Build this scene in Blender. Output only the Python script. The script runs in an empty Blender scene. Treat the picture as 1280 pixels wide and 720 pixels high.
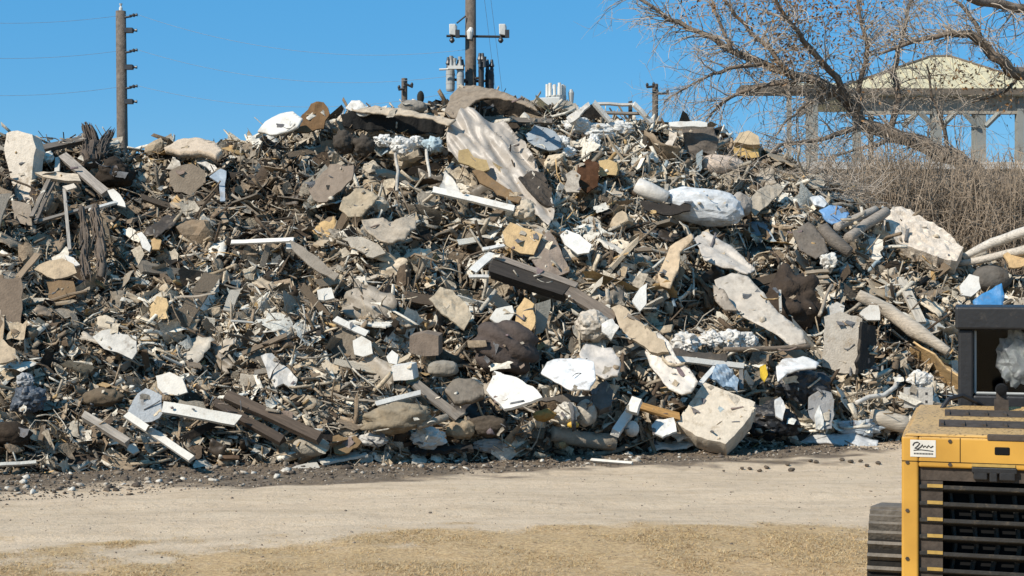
import bpy, bmesh, math, random
import numpy as np
from mathutils import Vector, Matrix, noise as mnoise

R = random.Random(7)
rng = np.random.default_rng(11)
SC = bpy.context.scene
COL = SC.collection
FOC = 1800.0            # focal length in photo pixels (1280 wide), about a 50 mm lens
CAMZ = 2.1
CAM = Vector((0, 0, CAMZ))

# ---------------------------------------------------------------- helpers
def lin(h):
    """sRGB hex to linear rgb"""
    h = h.lstrip('#')
    out = []
    for i in (0, 2, 4):
        c = int(h[i:i+2], 16) / 255
        out.append(c / 12.92 if c <= .04045 else ((c + .055) / 1.055) ** 2.4)
    m = max(out)
    if m - min(out) < .6 * m:                      # dust greys everything that is not strongly coloured
        g = (out[0] + out[1] + out[2]) / 3
        out = [c + (g - c) * .2 for c in out]
    k = 1 - .22 * max(0, (m - .45) / .5)          # keep the whites below paper white
    return (out[0] * k, out[1] * k * .98, out[2] * k * .925)

def ray(u, v):
    return Vector(((u - 640) / FOC, 1.0, (360 - v) / FOC))

def at(u, v, d):
    return CAM + ray(u, v) * d

def proj(p):
    p = np.asarray(p)
    return 640 + FOC * p[..., 0] / p[..., 1], 360 - FOC * (p[..., 2] - CAMZ) / p[..., 1]

def link(o, parent=None):
    COL.objects.link(o)
    if parent is not None:
        o.parent = parent
    return o

def tag(o, label=None, cat=None, group=None, kind=None):
    if label: o['label'] = label
    if cat: o['category'] = cat
    if group: o['group'] = group
    if kind: o['kind'] = kind
    return o

def empty(name, loc, rz=0.0):
    o = bpy.data.objects.new(name, None)
    o.empty_display_size = .1
    o.location = loc
    o.rotation_euler = (0, 0, rz)
    return link(o)

def mesh_obj(name, vs, fs, mat, parent=None, smooth=False, recenter=False, color=None):
    vs = [Vector(v) for v in vs]
    c = Vector((0, 0, 0))
    if recenter and vs:
        c = sum(vs, Vector()) / len(vs)
        c.z = min(v.z for v in vs)
        vs = [v - c for v in vs]
    me = bpy.data.meshes.new(name)
    me.from_pydata([tuple(v) for v in vs], [], fs)
    me.update()
    me.materials.append(mat)
    if smooth:
        me.polygons.foreach_set('use_smooth', [True] * len(me.polygons))
    o = bpy.data.objects.new(name, me)
    o.location = c
    if color is not None:
        o.color = (*color, 1)
    return link(o, parent)

class MB:
    """collects shapes into one mesh"""
    def __init__(s): s.v, s.f = [], []
    def add(s, vs, fs):
        n = len(s.v); s.v += [Vector(v) for v in vs]; s.f += [tuple(i + n for i in f) for f in fs]; return s
    def box(s, a, b):
        x0, y0, z0 = a; x1, y1, z1 = b
        return s.add([(x0,y0,z0),(x1,y0,z0),(x1,y1,z0),(x0,y1,z0),(x0,y0,z1),(x1,y0,z1),(x1,y1,z1),(x0,y1,z1)],
                     [(0,3,2,1),(4,5,6,7),(0,1,5,4),(1,2,6,5),(2,3,7,6),(3,0,4,7)])
    def hexa(s, p):   # 8 points, bottom ring then top ring
        return s.add(p, [(0,3,2,1),(4,5,6,7),(0,1,5,4),(1,2,6,5),(2,3,7,6),(3,0,4,7)])
    def tube(s, pts, rad, n=8, cap=True, wob=0.0):
        pts = [Vector(p) for p in pts]
        if not isinstance(rad, (list, tuple)): rad = [rad] * len(pts)
        vs, fs = [], []
        up = Vector((0, 0, 1))
        prev = None
        for i, p in enumerate(pts):
            d = (pts[min(i+1, len(pts)-1)] - pts[max(i-1, 0)])
            if d.length < 1e-9: d = Vector((0, 0, 1))
            d.normalize()
            if prev is None:
                a = d.cross(up)
                if a.length < .05: a = d.cross(Vector((1, 0, 0)))
            else:
                a = prev - d * prev.dot(d)
                if a.length < 1e-4: a = d.cross(Vector((1, .3, 0)))
            a.normalize(); prev = a
            b = d.cross(a)
            for k in range(n):
                t = 2 * math.pi * k / n
                r = rad[i] * (1 + (R.uniform(-wob, wob) if wob else 0))
                vs.append(p + a * (math.cos(t) * r) + b * (math.sin(t) * r))
        for i in range(len(pts) - 1):
            for k in range(n):
                k2 = (k + 1) % n
                fs.append((i*n+k, i*n+k2, (i+1)*n+k2, (i+1)*n+k))
        if cap:
            fs.append(tuple(range(n-1, -1, -1)))
            fs.append(tuple((len(pts)-1)*n + k for k in range(n)))
        return s.add(vs, fs)
    def cyl(s, p0, p1, r, n=12): return s.tube([p0, p1], r, n)
    def build(s, name, mat, parent=None, smooth=False, recenter=False, color=None):
        return mesh_obj(name, s.v, s.f, mat, parent, smooth, recenter, color)

def bevel(o, w, seg=2, ang=35):
    m = o.modifiers.new('bevel', 'BEVEL'); m.width = w; m.segments = seg
    m.limit_method = 'ANGLE'; m.angle_limit = math.radians(ang)
    return o

# vectorised value noise ------------------------------------------------
def _hash(ix, iy, iz, seed):
    h = (ix * 374761393 + iy * 668265263 + iz * 2147483647 + seed * 974634777) & 0xFFFFFFFF
    h = ((h ^ (h >> 13)) * 1274126177) & 0xFFFFFFFF
    h = (h ^ (h >> 16)) & 0xFFFF
    return h / 65535.0 * 2 - 1

def vn(p, seed=0):
    p = np.asarray(p, float)
    i = np.floor(p).astype(np.int64); f = p - i
    f = f * f * (3 - 2 * f)
    r = 0
    for dx in (0, 1):
        for dy in (0, 1):
            for dz in (0, 1):
                w = (f[..., 0] if dx else 1 - f[..., 0]) * (f[..., 1] if dy else 1 - f[..., 1]) * (f[..., 2] if dz else 1 - f[..., 2])
                r = r + w * _hash(i[..., 0] + dx, i[..., 1] + dy, i[..., 2] + dz, seed)
    return r

def fbm(p, seed=0, oct=4):
    a, s, t = 1.0, 0, 0
    p = np.asarray(p, float)
    for k in range(oct):
        s = s + a * vn(p * 2 ** k, seed + k); t += a; a *= .55
    return s / t

# ---------------------------------------------------------------- materials
def newmat(name):
    m = bpy.data.materials.new(name); m.use_nodes = True
    nt = m.node_tree
    return m, nt, nt.nodes['Principled BSDF']

def surf(name, src='obj', color=(.5, .5, .5), rough=.85, lo=.62, hi=1.18, scale=7.0, bump=.35, bscale=40.0,
         metal=0.0, spec=.3, stain=None, grain=False, trans=0.0):
    """base colour (object colour, vertex colour or a constant) broken up by noise, with a bump"""
    m, nt, bs = newmat(name)
    N, L = nt.nodes.new, nt.links.new
    if src == 'obj':
        c = N('ShaderNodeObjectInfo').outputs['Color']
    elif src == 'attr':
        a = N('ShaderNodeAttribute'); a.attribute_name = 'Col'; c = a.outputs['Color']
    else:
        r = N('ShaderNodeRGB'); r.outputs[0].default_value = (*color, 1); c = r.outputs[0]
    geo = N('ShaderNodeNewGeometry'); pos = geo.outputs['Position']
    if grain:
        tc = N('ShaderNodeTexCoord'); mp = N('ShaderNodeMapping'); mp.inputs['Scale'].default_value = (1.2, 14, 14)
        L(tc.outputs['Object'], mp.inputs['Vector']); gpos = mp.outputs['Vector']
    else:
        gpos = pos
    nz = N('ShaderNodeTexNoise'); nz.inputs['Scale'].default_value = scale if not grain else 3.0
    nz.inputs['Detail'].default_value = 6; nz.inputs['Roughness'].default_value = .65
    L(gpos, nz.inputs['Vector'])
    mr = N('ShaderNodeMapRange'); mr.inputs['From Min'].default_value = .3; mr.inputs['From Max'].default_value = .7
    mr.inputs['To Min'].default_value = lo; mr.inputs['To Max'].default_value = hi
    L(nz.outputs['Fac'], mr.inputs['Value'])
    mx = N('ShaderNodeVectorMath'); mx.operation = 'SCALE'
    L(c, mx.inputs[0]); L(mr.outputs['Result'], mx.inputs['Scale'])
    out = mx.outputs['Vector']
    if stain:
        n2 = N('ShaderNodeTexNoise'); n2.inputs['Scale'].default_value = stain[1]; n2.inputs['Detail'].default_value = 8
        n2.inputs['Roughness'].default_value = .7
        L(pos, n2.inputs['Vector'])
        rp = N('ShaderNodeMapRange'); rp.inputs['From Min'].default_value = stain[2]; rp.inputs['From Max'].default_value = stain[2] + .14
        L(n2.outputs['Fac'], rp.inputs['Value'])
        mm = N('ShaderNodeMix'); mm.data_type = 'RGBA'
        ml = N('ShaderNodeMath'); ml.operation = 'MULTIPLY'; ml.inputs[1].default_value = stain[3]
        L(rp.outputs['Result'], ml.inputs[0]); L(ml.outputs[0], mm.inputs['Factor'])
        L(out, mm.inputs['A']); mm.inputs['B'].default_value = (*stain[0], 1)
        out = mm.outputs['Result']
    L(out, bs.inputs['Base Color'])
    bs.inputs['Roughness'].default_value = rough
    bs.inputs['Metallic'].default_value = metal
    bs.inputs['Specular IOR Level'].default_value = spec
    if bump:
        nb = N('ShaderNodeTexNoise'); nb.inputs['Scale'].default_value = bscale; nb.inputs['Detail'].default_value = 5
        L(pos if not grain else gpos, nb.inputs['Vector'])
        if grain: nb.inputs['Scale'].default_value = 6
        bp = N('ShaderNodeBump'); bp.inputs['Strength'].default_value = bump; bp.inputs['Distance'].default_value = .03
        L(nb.outputs['Fac'], bp.inputs['Height']); L(bp.outputs['Normal'], bs.inputs['Normal'])
    return m

DIRT = lin('5a4a3a')
M_frag = surf('fragment_mix', 'attr', rough=.9, lo=.6, hi=1.25, scale=22, bump=.4, stain=(DIRT, 8, .56, .5))
M_wood = surf('weathered_wood', 'obj', rough=.85, lo=.55, hi=1.2, grain=True, bump=.4, stain=(DIRT, 5, .58, .6))
M_rough = surf('rubble', 'obj', rough=.95, lo=.68, hi=1.2, scale=9, bump=.5, bscale=30, stain=(DIRT, 4, .58, .55))
M_board = surf('board_sheet', 'obj', rough=.9, lo=.72, hi=1.12, scale=8, bump=.35, bscale=40, stain=(lin('6e5f4f'), 5.5, .54, .6))
M_clean = surf('painted_sheet', 'obj', rough=.7, lo=.8, hi=1.06, scale=7, bump=.25, bscale=40, stain=(lin('9a8c7a'), 3.5, .52, .6))
M_plas = surf('crumpled_plastic', 'obj', rough=.5, lo=.72, hi=1.1, scale=7, bump=.35, bscale=14, spec=.35, stain=(lin('7d6e5d'), 5, .54, .6))
M_fab = surf('dirty_fabric', 'obj', rough=.95, lo=.7, hi=1.15, scale=9, bump=.5, bscale=22, spec=.1, stain=(DIRT, 4, .56, .5))
M_foam = surf('foam_face', 'obj', rough=.95, lo=.8, hi=1.07, scale=14, bump=.4, bscale=40, spec=.1, stain=(lin('8d7a60'), 5, .54, .7))
M_core = surf('mound_core', 'const', lin('4a3f36'), rough=1, lo=.5, hi=1.3, scale=5, bump=.6, bscale=20)  # soil brown, kept dark to paint shade into the gaps
M_pole = surf('pole_wood', 'const', lin('6f6358'), rough=.9, lo=.6, hi=1.2, scale=9, bump=.5, bscale=30, stain=(lin('3d342c'), 3, .55, .6))
M_dkmet = surf('dark_steel', 'const', lin('2b2b2c'), rough=.55, lo=.8, hi=1.15, scale=12, bump=.1, spec=.4)
M_gymet = surf('grey_tank', 'const', lin('9fa2a2'), rough=.5, lo=.85, hi=1.1, scale=5, bump=.05)
M_wht = surf('white_enamel', 'const', lin('dcdad4'), rough=.5, lo=.88, hi=1.05, scale=6, bump=.05)
M_wire = surf('cable', 'const', lin('8d98a3'), rough=.6, bump=0)
M_bark = surf('bark', 'const', lin('7a6b5d'), rough=.95, lo=.55, hi=1.2, scale=5, bump=.6, bscale=25)
M_twig = surf('twig_bark', 'const', lin('ab9c8c'), rough=.95, lo=.6, hi=1.2, scale=3, bump=0)
M_leaf = surf('dry_leaf', 'const', lin('8a6845'), rough=.9, lo=.55, hi=1.25, scale=3, bump=0)
M_brush = surf('brush_stem', 'const', lin('a08d78'), rough=.95, lo=.5, hi=1.25, scale=2, bump=0)
# ---------------------------------------------------------------- the mound
SKY_U = [-420,-200,0,50,100,130,160,230,300,335,370,400,440,500,560,585,640,680,740,800,830,865,900,940,1000,1040,1080,1110,1150,1200,1240,1280,1340,1420]
SKY_V = [215,185,170,164,160,158,178,180,176,164,150,138,137,138,132,124,126,136,140,148,158,163,178,196,208,226,246,268,292,322,338,352,372,420]
BASE_U = [-420,0,200,400,640,800,950,1100,1200,1420]
BASE_V = [604,590,582,579,570,563,557,551,548,548]
THK_U = [-420,0,300,600,900,1100,1250,1420]
THK = [6.0,6.0,6.0,6.3,5.8,4.6,3.6,2.0]
def base_d(u): return FOC * CAMZ / (np.interp(u, BASE_U, BASE_V) - 360)
def ridge_d(u): return base_d(u) + np.interp(u, THK_U, THK)
NU, NT = 460, 150
GU = np.linspace(-380, 1400, NU); TMAX = 1.7
GT = np.linspace(0, TMAX, NT)
def smooth_surface(u, t):
    """mound before its lumps: u = bearing, t = 0 at the toe, 1 at the crest, beyond it the far side"""
    db = base_d(u); dr = ridge_d(u)
    H = CAMZ + (360 - np.interp(u, SKY_U, SKY_V) - 11) / FOC * dr
    d = db + (dr - db) * t
    z = np.where(t <= 1, H * np.clip(t, 0, 1) ** .86, H * np.clip(1 - ((t - 1) / (TMAX - 1)) ** 1.4, -0.05, 1))
    x = (u - 640) / FOC * d
    return np.stack([x, d, z], -1)
UU, TT = np.meshgrid(GU, GT, indexing='ij')
P0 = smooth_surface(UU, TT)
# lumps and hollows, pushed along the slope normal
nrm = np.array([0, -.75, .66])
n1 = fbm(P0 * .9, 3, 3); n2 = fbm(P0 * 2.6, 9, 3)
amp = np.clip(TT / .12, 0, 1)
disp = (n1 * .75 + n2 * .42) * amp
disp = np.where(disp > 0, disp * .3, disp)
pu, pv = proj(P0)
PITS = [(125,215,60,35,.7),(105,305,60,50,.6),(505,205,75,28,.8),(470,185,60,20,.5),(985,375,60,45,.8),(865,392,45,32,.6),
        (675,378,50,18,.6),(925,525,45,30,.5),(995,495,45,35,.5),(1085,425,22,45,.5),(20,520,50,35,.4),(255,425,45,35,.5),
        (385,345,40,30,.6),(590,255,40,22,.4),(120,470,60,30,.4),(870,300,30,25,.4),(690,440,30,25,.4),(290,470,40,20,.4),
        (575,490,50,22,.4),(820,260,30,16,.4),(955,300,35,25,.4),(610,345,50,14,.4),(440,370,40,20,.4),(200,330,50,22,.4),(1040,340,50,22,.4),(720,265,40,25,.4)]
for (a, b, ra, rb, dep) in PITS:
    q = ((pu - a) / ra) ** 2 + ((pv - b) / rb) ** 2
    disp = disp - dep * np.exp(-q * 1.3) * (TT < 1.02)
PG = P0 + disp[..., None] * nrm
PG[..., 2] = np.where(TT < .02, np.minimum(PG[..., 2], -.05), PG[..., 2])

def surf_depth(u, v):
    t = np.linspace(0, 1, 200)
    p = smooth_surface(np.full(200, float(u)), t)
    _, vv = proj(p)
    if v >= vv[0]: return float(FOC * CAMZ / (v - 360))     # on the soil in front of the toe
    if v <= vv.min(): return float(p[int(np.argmin(vv)), 1])
    k = int(np.argmax(vv <= v))
    return float(p[k, 1])

def ease(off, u, v):
    # pieces near the foot of the heap lie close to it, those on the soil lie on it
    return off * float(np.clip((np.interp(u, BASE_U, BASE_V) - v) / 45, .06, 1))

def sample(u, t):
    fi = np.clip((u - GU[0]) / (GU[1] - GU[0]), 0, NU - 1.001); ft = np.clip(t / (GT[1] - GT[0]), 0, NT - 1.001)
    i = fi.astype(int); j = ft.astype(int); a = (fi - i)[..., None]; b = (ft - j)[..., None]
    p = PG[i, j] * (1-a) * (1-b) + PG[i+1, j] * a * (1-b) + PG[i, j+1] * (1-a) * b + PG[i+1, j+1] * a * b
    tu = PG[i+1, j] - PG[i, j]; tt = PG[i, j+1] - PG[i, j]
    n = np.cross(tu, tt); n /= np.linalg.norm(n, axis=-1, keepdims=True) + 1e-9
    return p, n

# ---------------------------------------------------------------- single big pieces
HB = np.full((360, 640), np.inf)         # nearest big piece, by bearing, so that small litter does not bury it
GY, GX = np.mgrid[0:360, 0:640]; GX = GX * 2 + 1.0; GY = GY * 2 + 1.0
REFS = []                                # (short phrase, u, v)
def mark(poly, depthfun):
    xs = np.array([p[0] for p in poly]); ys = np.array([p[1] for p in poly])
    x0, x1 = max(0, int(xs.min()//2)-1), min(640, int(xs.max()//2)+2); y0, y1 = max(0, int(ys.min()//2)-1), min(360, int(ys.max()//2)+2)
    if x0 >= x1 or y0 >= y1: return
    gx = GX[y0:y1, x0:x1]; gy = GY[y0:y1, x0:x1]
    ins = np.zeros(gx.shape, bool)
    j = len(poly) - 1
    for i in range(len(poly)):
        xi, yi, xj, yj = xs[i], ys[i], xs[j], ys[j]
        c = ((yi > gy) != (yj > gy)) & (gx < (xj - xi) * (gy - yi) / (yj - yi + 1e-9) + xi)
        ins ^= c; j = i
    d = depthfun(gx, gy)
    sub = HB[y0:y1, x0:x1]
    sub[ins] = np.minimum(sub[ins], d[ins] if hasattr(d, 'shape') else d)

def kindname(n):
    for a, b in (('_panel', '_sheeting'), ('_slat', '_lath'), ('_side', '_wallboard'), ('_lid', '_cover'), ('_cap', '_cover'), ('_trunk', '_log')):
        if n.endswith(a): n = n[:-len(a)] + b
    return n
def reg(o, name, label, cat, ref, u, v, group=None):
    tag(o, label, cat, group, 'thing')
    if ref: REFS.append((ref, u, v))
    return o

def panel(name, label, cat, ref, poly, col, mat=None, n=(0, -.8, .6), th=.03, off=.25, cr=0.0, g=None, fold=None, ext=None,
          smooth=False, bev=0.0, d=None, jag=0.0, group=None):
    """a flat or crumpled sheet / slab whose outline was read off the photograph, set at its own distance with its own thickness"""
    mat = mat or M_board
    if not jag: jag = (2.3 if mat is M_board else 1.2) if not smooth else 1.0
    stiff = mat in (M_board, M_clean, M_foam)
    if not cr: cr = .02 if stiff else .026
    n = Vector(n).normalized()
    cu = sum(p[0] for p in poly) / len(poly); cv = sum(p[1] for p in poly) / len(poly)
    off = ease(off, cu, cv)
    if d is None: d = surf_depth(cu, cv)
    P = at(cu, cv, d) + n * off
    if jag:
        q = []
        for i in range(len(poly)):
            a, b = poly[i], poly[(i+1) % len(poly)]
            L = math.hypot(b[0]-a[0], b[1]-a[1]); k = max(1, int(L / 7))
            for s in range(k):
                f = s / k; j = 0 if s == 0 else jag
                q.append((a[0]+(b[0]-a[0])*f + R.uniform(-j, j), a[1]+(b[1]-a[1])*f + R.uniform(-j, j)))
        poly = q
    e1 = Vector((0, 0, 1)).cross(n)
    if e1.length < .05: e1 = Vector((1, 0, 0))
    e1.normalize(); e2 = n.cross(e1)
    pts = []
    for (u, v) in poly:
        r = ray(u, v); t = (P - CAM).dot(n) / r.dot(n)
        w = CAM + r * t - P
        pts.append((w.dot(e1), w.dot(e2)))
    bm = bmesh.new()
    f = bm.faces.new([bm.verts.new((a, b, 0)) for a, b in pts])
    if g is None: g = .04 if fold else .055
    xs = [p[0] for p in pts]; ys = [p[1] for p in pts]
    if cr or jag or smooth:
        for ax, lo, hi in ((0, min(xs), max(xs)), (1, min(ys), max(ys))):
            k = lo + g * .53
            while k < hi:
                co = [0, 0, 0]; co[ax] = k; no = [0, 0, 0]; no[ax] = 1
                bmesh.ops.bisect_plane(bm, geom=bm.verts[:] + bm.edges[:] + bm.faces[:], plane_co=co, plane_no=no, dist=1e-4)
                k += g
    bmesh.ops.triangulate(bm, faces=[f for f in bm.faces if len(f.verts) > 4])
    bm.verts.ensure_lookup_table()
    sd = R.uniform(0, 50)
    ca, sa = (math.cos(fold[0]), math.sin(fold[0])) if fold else (1, 0)
    V = []
    for v in bm.verts:
        x, y = v.co.x, v.co.y
        h = 0.0
        if cr:
            a = x * ca + y * sa; b = -x * sa + y * ca
            if fold:
                q = fold[1]
                h = mnoise.noise((a * q * .16 + sd, b * q * .6, sd)) * .8
                h += (.5 - abs(mnoise.noise((a * q * .2, b * q * 1.0 + sd + .6 * mnoise.noise((a * 1.6, b * 1.6, 2)), 3))) * 2.4) * .65
                h += (.5 - abs(mnoise.noise((a * q * .4 + 7, b * q * 2.9 + sd, 5))) * 2.4) * .42
                h += (.5 - abs(mnoise.noise((x * 7 + sd, y * 7, 7))) * 2.4) * .07
            elif stiff and cr <= .03:
                h = mnoise.noise((x * 1.4 + sd, y * 1.4, sd)) + .12 * mnoise.noise((x * 6 + sd, y * 6, sd))
            else:
                h = mnoise.noise((x * 2.3 + sd, y * 2.3, sd)) + (.5 - 2.2 * abs(mnoise.noise((x * 3.6 + sd, y * 3.6, 5)))) * .6
                h += (.5 - 2.2 * abs(mnoise.noise((x * 8 + sd, y * 8, 9)))) * .3
            h *= cr
        V.append((x, y, h, mnoise.noise((x * 2, y * 2, sd)) * .004))
    E = Vector(ext) if ext is not None else -n * th
    world = [P + e1 * a + e2 * b + n * h for a, b, h, _ in V]
    back = [w + E for w in world]
    fs = [tuple(v.index for v in f.verts) for f in bm.faces]
    if bm.faces and bm.faces[:][0].normal.z < 0: fs = [tuple(reversed(f)) for f in fs]
    N = len(world)
    bs = [tuple(i + N for i in reversed(f)) for f in fs]
    side = []
    de = {}
    for f in fs:
        for i in range(len(f)):
            de[(f[i], f[(i+1) % len(f)])] = 1
    for (a, b) in de:
        if (b, a) not in de: side.append((b, a, a + N, b + N))
    bm.free()
    o = mesh_obj(kindname(name), world + back, fs + bs + side, mat, smooth=smooth, recenter=True, color=lin(col) if isinstance(col, str) else col)
    if bev: bevel(o, bev)
    mark(poly, lambda gx, gy: float((P - CAM).dot(n)) / (((gx - 640) / FOC) * n.x + n.y + ((360 - gy) / FOC) * n.z))
    return reg(o, name, label, cat, ref, cu, cv, group)

def plank(name, label, cat, ref, a, b, wpx, col, mat=None, th=.035, off=.28, roll=0.0, da=0.0, db=0.0, d=None, group=None):
    """a board or beam running between two points of the heap; wpx is its width as it shows"""
    mat = mat or M_wood
    off = ease(off, (a[0]+b[0])/2, (a[1]+b[1])/2)
    d0 = (surf_depth(*a) if d is None else d) - off - da; d1 = (surf_depth(*b) if d is None else d) - off - db
    A, B = at(*a, d0), at(*b, d1)
    ax = (B - A).normalized()
    n = Vector((roll, -.8, .6)).normalized(); n = (n - ax * n.dot(ax)).normalized()
    sd = n.cross(ax)
    w = wpx * (d0 + d1) / 2 / FOC
    L = (B - A).length; K = max(3, int(L / .18))
    vs, fs = [], []
    s0 = R.uniform(0, 99)
    for i in range(K + 1):
        f = i / K; p = A.lerp(B, f) + n * mnoise.noise((f * 2, s0, 0)) * .02
        ww = w * (1 + .1 * mnoise.noise((f * 5, s0, 2)))
        for k, (x, y) in enumerate(((-.5, 0), (.5, 0), (.5, -th), (-.5, -th))):
            j = Vector((0, 0, 0))
            if i in (0, K): j = ax * R.uniform(-.5, .5) * w * .5
            vs.append(p + sd * (x * ww) + n * y + j)
    for i in range(K):
        for k in range(4):
            k2 = (k + 1) % 4
            fs.append((i*4+k, (i+1)*4+k, (i+1)*4+k2, i*4+k2))
    fs += [(0, 1, 2, 3), (K*4+3, K*4+2, K*4+1, K*4)]
    # long axis = local x so that the grain runs along it
    o = mesh_obj(kindname(name), vs, fs, mat, recenter=True, color=lin(col))
    rot = Matrix((ax, sd, n)).transposed()
    c = o.location.copy()
    o.data.transform(rot.inverted().to_4x4()); o.matrix_world = Matrix.Translation(c) @ rot.to_4x4()
    q = Vector((a[0]-b[0], a[1]-b[1])).normalized(); q = Vector((-q.y, q.x)) * wpx * .5
    mark([(a[0]+q.x, a[1]+q.y), (b[0]+q.x, b[1]+q.y), (b[0]-q.x, b[1]-q.y), (a[0]-q.x, a[1]-q.y)], lambda gx, gy: (d0 + d1) / 2)
    return reg(o, name, label, cat, ref, (a[0]+b[0])/2, (a[1]+b[1])/2, group)

def log(name, label, cat, ref, pts, rpx, col, mat=None, off=.28, nseg=9, wob=.1, d=None, flat=1.0, group=None):
    """a round piece (log, pipe, roll) through points of the heap"""
    mat = mat or M_wood
    if not isinstance(rpx, (list, tuple)): rpx = [rpx] * len(pts)
    P, Rr = [], []
    off = ease(off, *pts[len(pts)//2])
    for (p, r) in zip(pts, rpx):
        dd = (surf_depth(*p) if d is None else d) - off
        P.append(at(*p, dd)); Rr.append(r * dd / FOC)
    # refine
    Q, S = [], []
    sd = R.uniform(0, 99)
    for i in range(len(P) - 1):
        k = max(2, int((P[i+1] - P[i]).length / .12))
        for s in range(k):
            f = s / k; Q.append(P[i].lerp(P[i+1], f)); S.append(Rr[i] + (Rr[i+1] - Rr[i]) * f)
    Q.append(P[-1]); S.append(Rr[-1])
    S = [s * (1 + wob * 1.5 * mnoise.noise((i * .5, sd, 0))) for i, s in enumerate(S)]
    Q = [q + Vector((mnoise.noise((i*.3, sd, 1)), mnoise.noise((i*.3, sd, 4)), mnoise.noise((i*.3, sd, 7)))) * wob * .15 for i, q in enumerate(Q)]
    m = MB(); m.tube(Q, S, nseg, wob=wob * .5)
    if wob >= .3:                      # loose bark and fibres
        for _ in range(70):
            i = R.randrange(len(Q)); k = min(len(Q) - 1, i + R.randint(1, 4)); a = R.uniform(0, 6.3)
            ax = (Q[-1] - Q[0]).normalized(); s1 = ax.cross(Vector((.3, 1, .2))).normalized(); s2 = ax.cross(s1)
            o1 = (s1 * math.cos(a) + s2 * math.sin(a)); p = Q[i] + o1 * S[i] * .9; q = Q[k] + o1 * S[k] * R.uniform(1.0, 1.9)
            if R.random() < .35: q = q + ax * R.uniform(0, .18)
            m.tube([p, p.lerp(q, .5) + o1 * R.uniform(.0, .03), q], [R.uniform(.008, .022), R.uniform(.008, .018), .005], 4)
    o = m.build(kindname(name), mat, smooth=True, recenter=True, color=lin(col))
    bevel(o, .006, 1, 60)
    for i in range(len(pts) - 1):
        a, b = pts[i], pts[i+1]
        q = Vector((a[0]-b[0], a[1]-b[1])); q = q.normalized() if q.length else Vector((1, 0)); q = Vector((-q.y, q.x)) * max(rpx[i], 1.5)
        dd = (surf_depth(*a) if d is None else d) - off
        mark([(a[0]+q.x, a[1]+q.y), (b[0]+q.x, b[1]+q.y), (b[0]-q.x, b[1]-q.y), (a[0]-q.x, a[1]-q.y)], lambda gx, gy, dd=dd: dd)
    return reg(o, name, label, cat, ref, sum(p[0] for p in pts)/len(pts), sum(p[1] for p in pts)/len(pts), group)

def blob(name, label, cat, ref, c, rx, ry, col, rot=0.0, depth=.8, mat=None, off=.2, lump=.15, freq=2.2, crease=0.0, sq=1.0, d=None, ribs=0, group=None):
    """a stuffed or lumpy thing: bag, bundle, cushion; rx, ry = half sizes as they show"""
    mat = mat or M_plas
    off = ease(off, *c)
    dd = (surf_depth(*c) if d is None else d) - off
    C0 = at(*c, dd); a = rx * dd / FOC; b = ry * dd / FOC; cc = min(a, b) * depth * 1.2
    bm = bmesh.new(); bmesh.ops.create_icosphere(bm, subdivisions=4, radius=1)
    ca, sa = math.cos(rot), math.sin(rot)
    sd = R.uniform(0, 99)
    vs = []
    for v in bm.verts:
        p = v.co.copy()
        if sq != 1.0:
            p = Vector([math.copysign(abs(t) ** sq, t) for t in p])
        x, y, z = p.x * a, p.y * cc, p.z * b
        q = Vector((x, y, z)) * freq
        h = mnoise.noise(q * 1.3 + Vector((sd, 0, 0))) * lump
        qq = p * 1.35 + Vector((sd, sd * .7, 0))
        if crease:
            w = 0; am = 1.0; fr = 1.0
            for _o in range(3):
                w += am * (abs(mnoise.noise(qq * fr + Vector((_o * 9.1, 0, 0)))) * 2.2 - .45); am *= .6; fr *= 1.9
            h += crease * w * .85
        h += .25 * lump * mnoise.noise(qq * 3 + Vector((sd, 3, 0)))
        if ribs: h += .32 * abs(math.sin((p.z + p.x * .35 + .13 * math.sin(p.x * 3)) * ribs + .4)) ** .5 - .22
        s = 1 + h
        x, y, z = x * s, y * s, z * s
        vs.append(C0 + Vector((x * ca - z * sa, y, x * sa + z * ca)))
    fs = [tuple(v.index for v in f.verts) for f in bm.faces]; bm.free()
    o = mesh_obj(name, vs, fs, mat, smooth=mat is not M_plas, recenter=True, color=lin(col))
    mark([(c[0] + (rx * math.cos(t) * ca - ry * math.sin(t) * sa) * .9, c[1] - (rx * math.cos(t) * sa + ry * math.sin(t) * ca) * .9) for t in np.linspace(0, 6.1, 20)],
         lambda gx, gy: dd - cc)
    return reg(o, name, label, cat, ref, c[0], c[1], group)
# ---------------------------------------------------------------- big pieces of the heap
T = M_clean
M_film = surf('dusty_film', 'obj', rough=.45, lo=.8, hi=1.1, scale=5, bump=.2, bscale=9, spec=.4, stain=(lin('7d7062'), 4, .5, .6))
# left end
panel('foam_column', 'tall cream foam slab standing upright at the far left of the heap crest', 'foam slab', 'tall cream foam slab',
      [(8,166),(22,163),(40,168),(45,185),(41,205),(38,230),(40,250),(31,256),(20,252),(14,228),(9,205),(5,185)], 'd9ccbb', M_foam, n=(-.25,-.95,.2), th=.25, off=.4, cr=.03, g=.06, smooth=True, bev=.02)
panel('plywood_scrap', 'brownish upright panel scrap under the tall cream foam slab', 'panel', None, [(14,250),(38,256),(40,282),(18,278)], '968878', n=(-.2,-.95,.2), jag=1)
panel('broken_plank', 'pale tan plank with a pointed end right of the tall foam slab', 'plank', 'pale pointed plank', [(43,215),(70,214),(97,217),(101,226),(80,226),(55,221)], 'd0bda4', M_wood, th=.06, off=.45, jag=.8)
plank('upright_slat', 'short pale slat standing upright on the pointed tan plank', 'slat', None, (71,214),(72,196), 6, 'c9c0b4')
plank('weathered_beam', 'grey split beam slanting down right from the left crest', 'beam', 'grey slanting split beam', (77,192),(132,240), 11, '9a9086', th=.08, off=.4)
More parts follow.
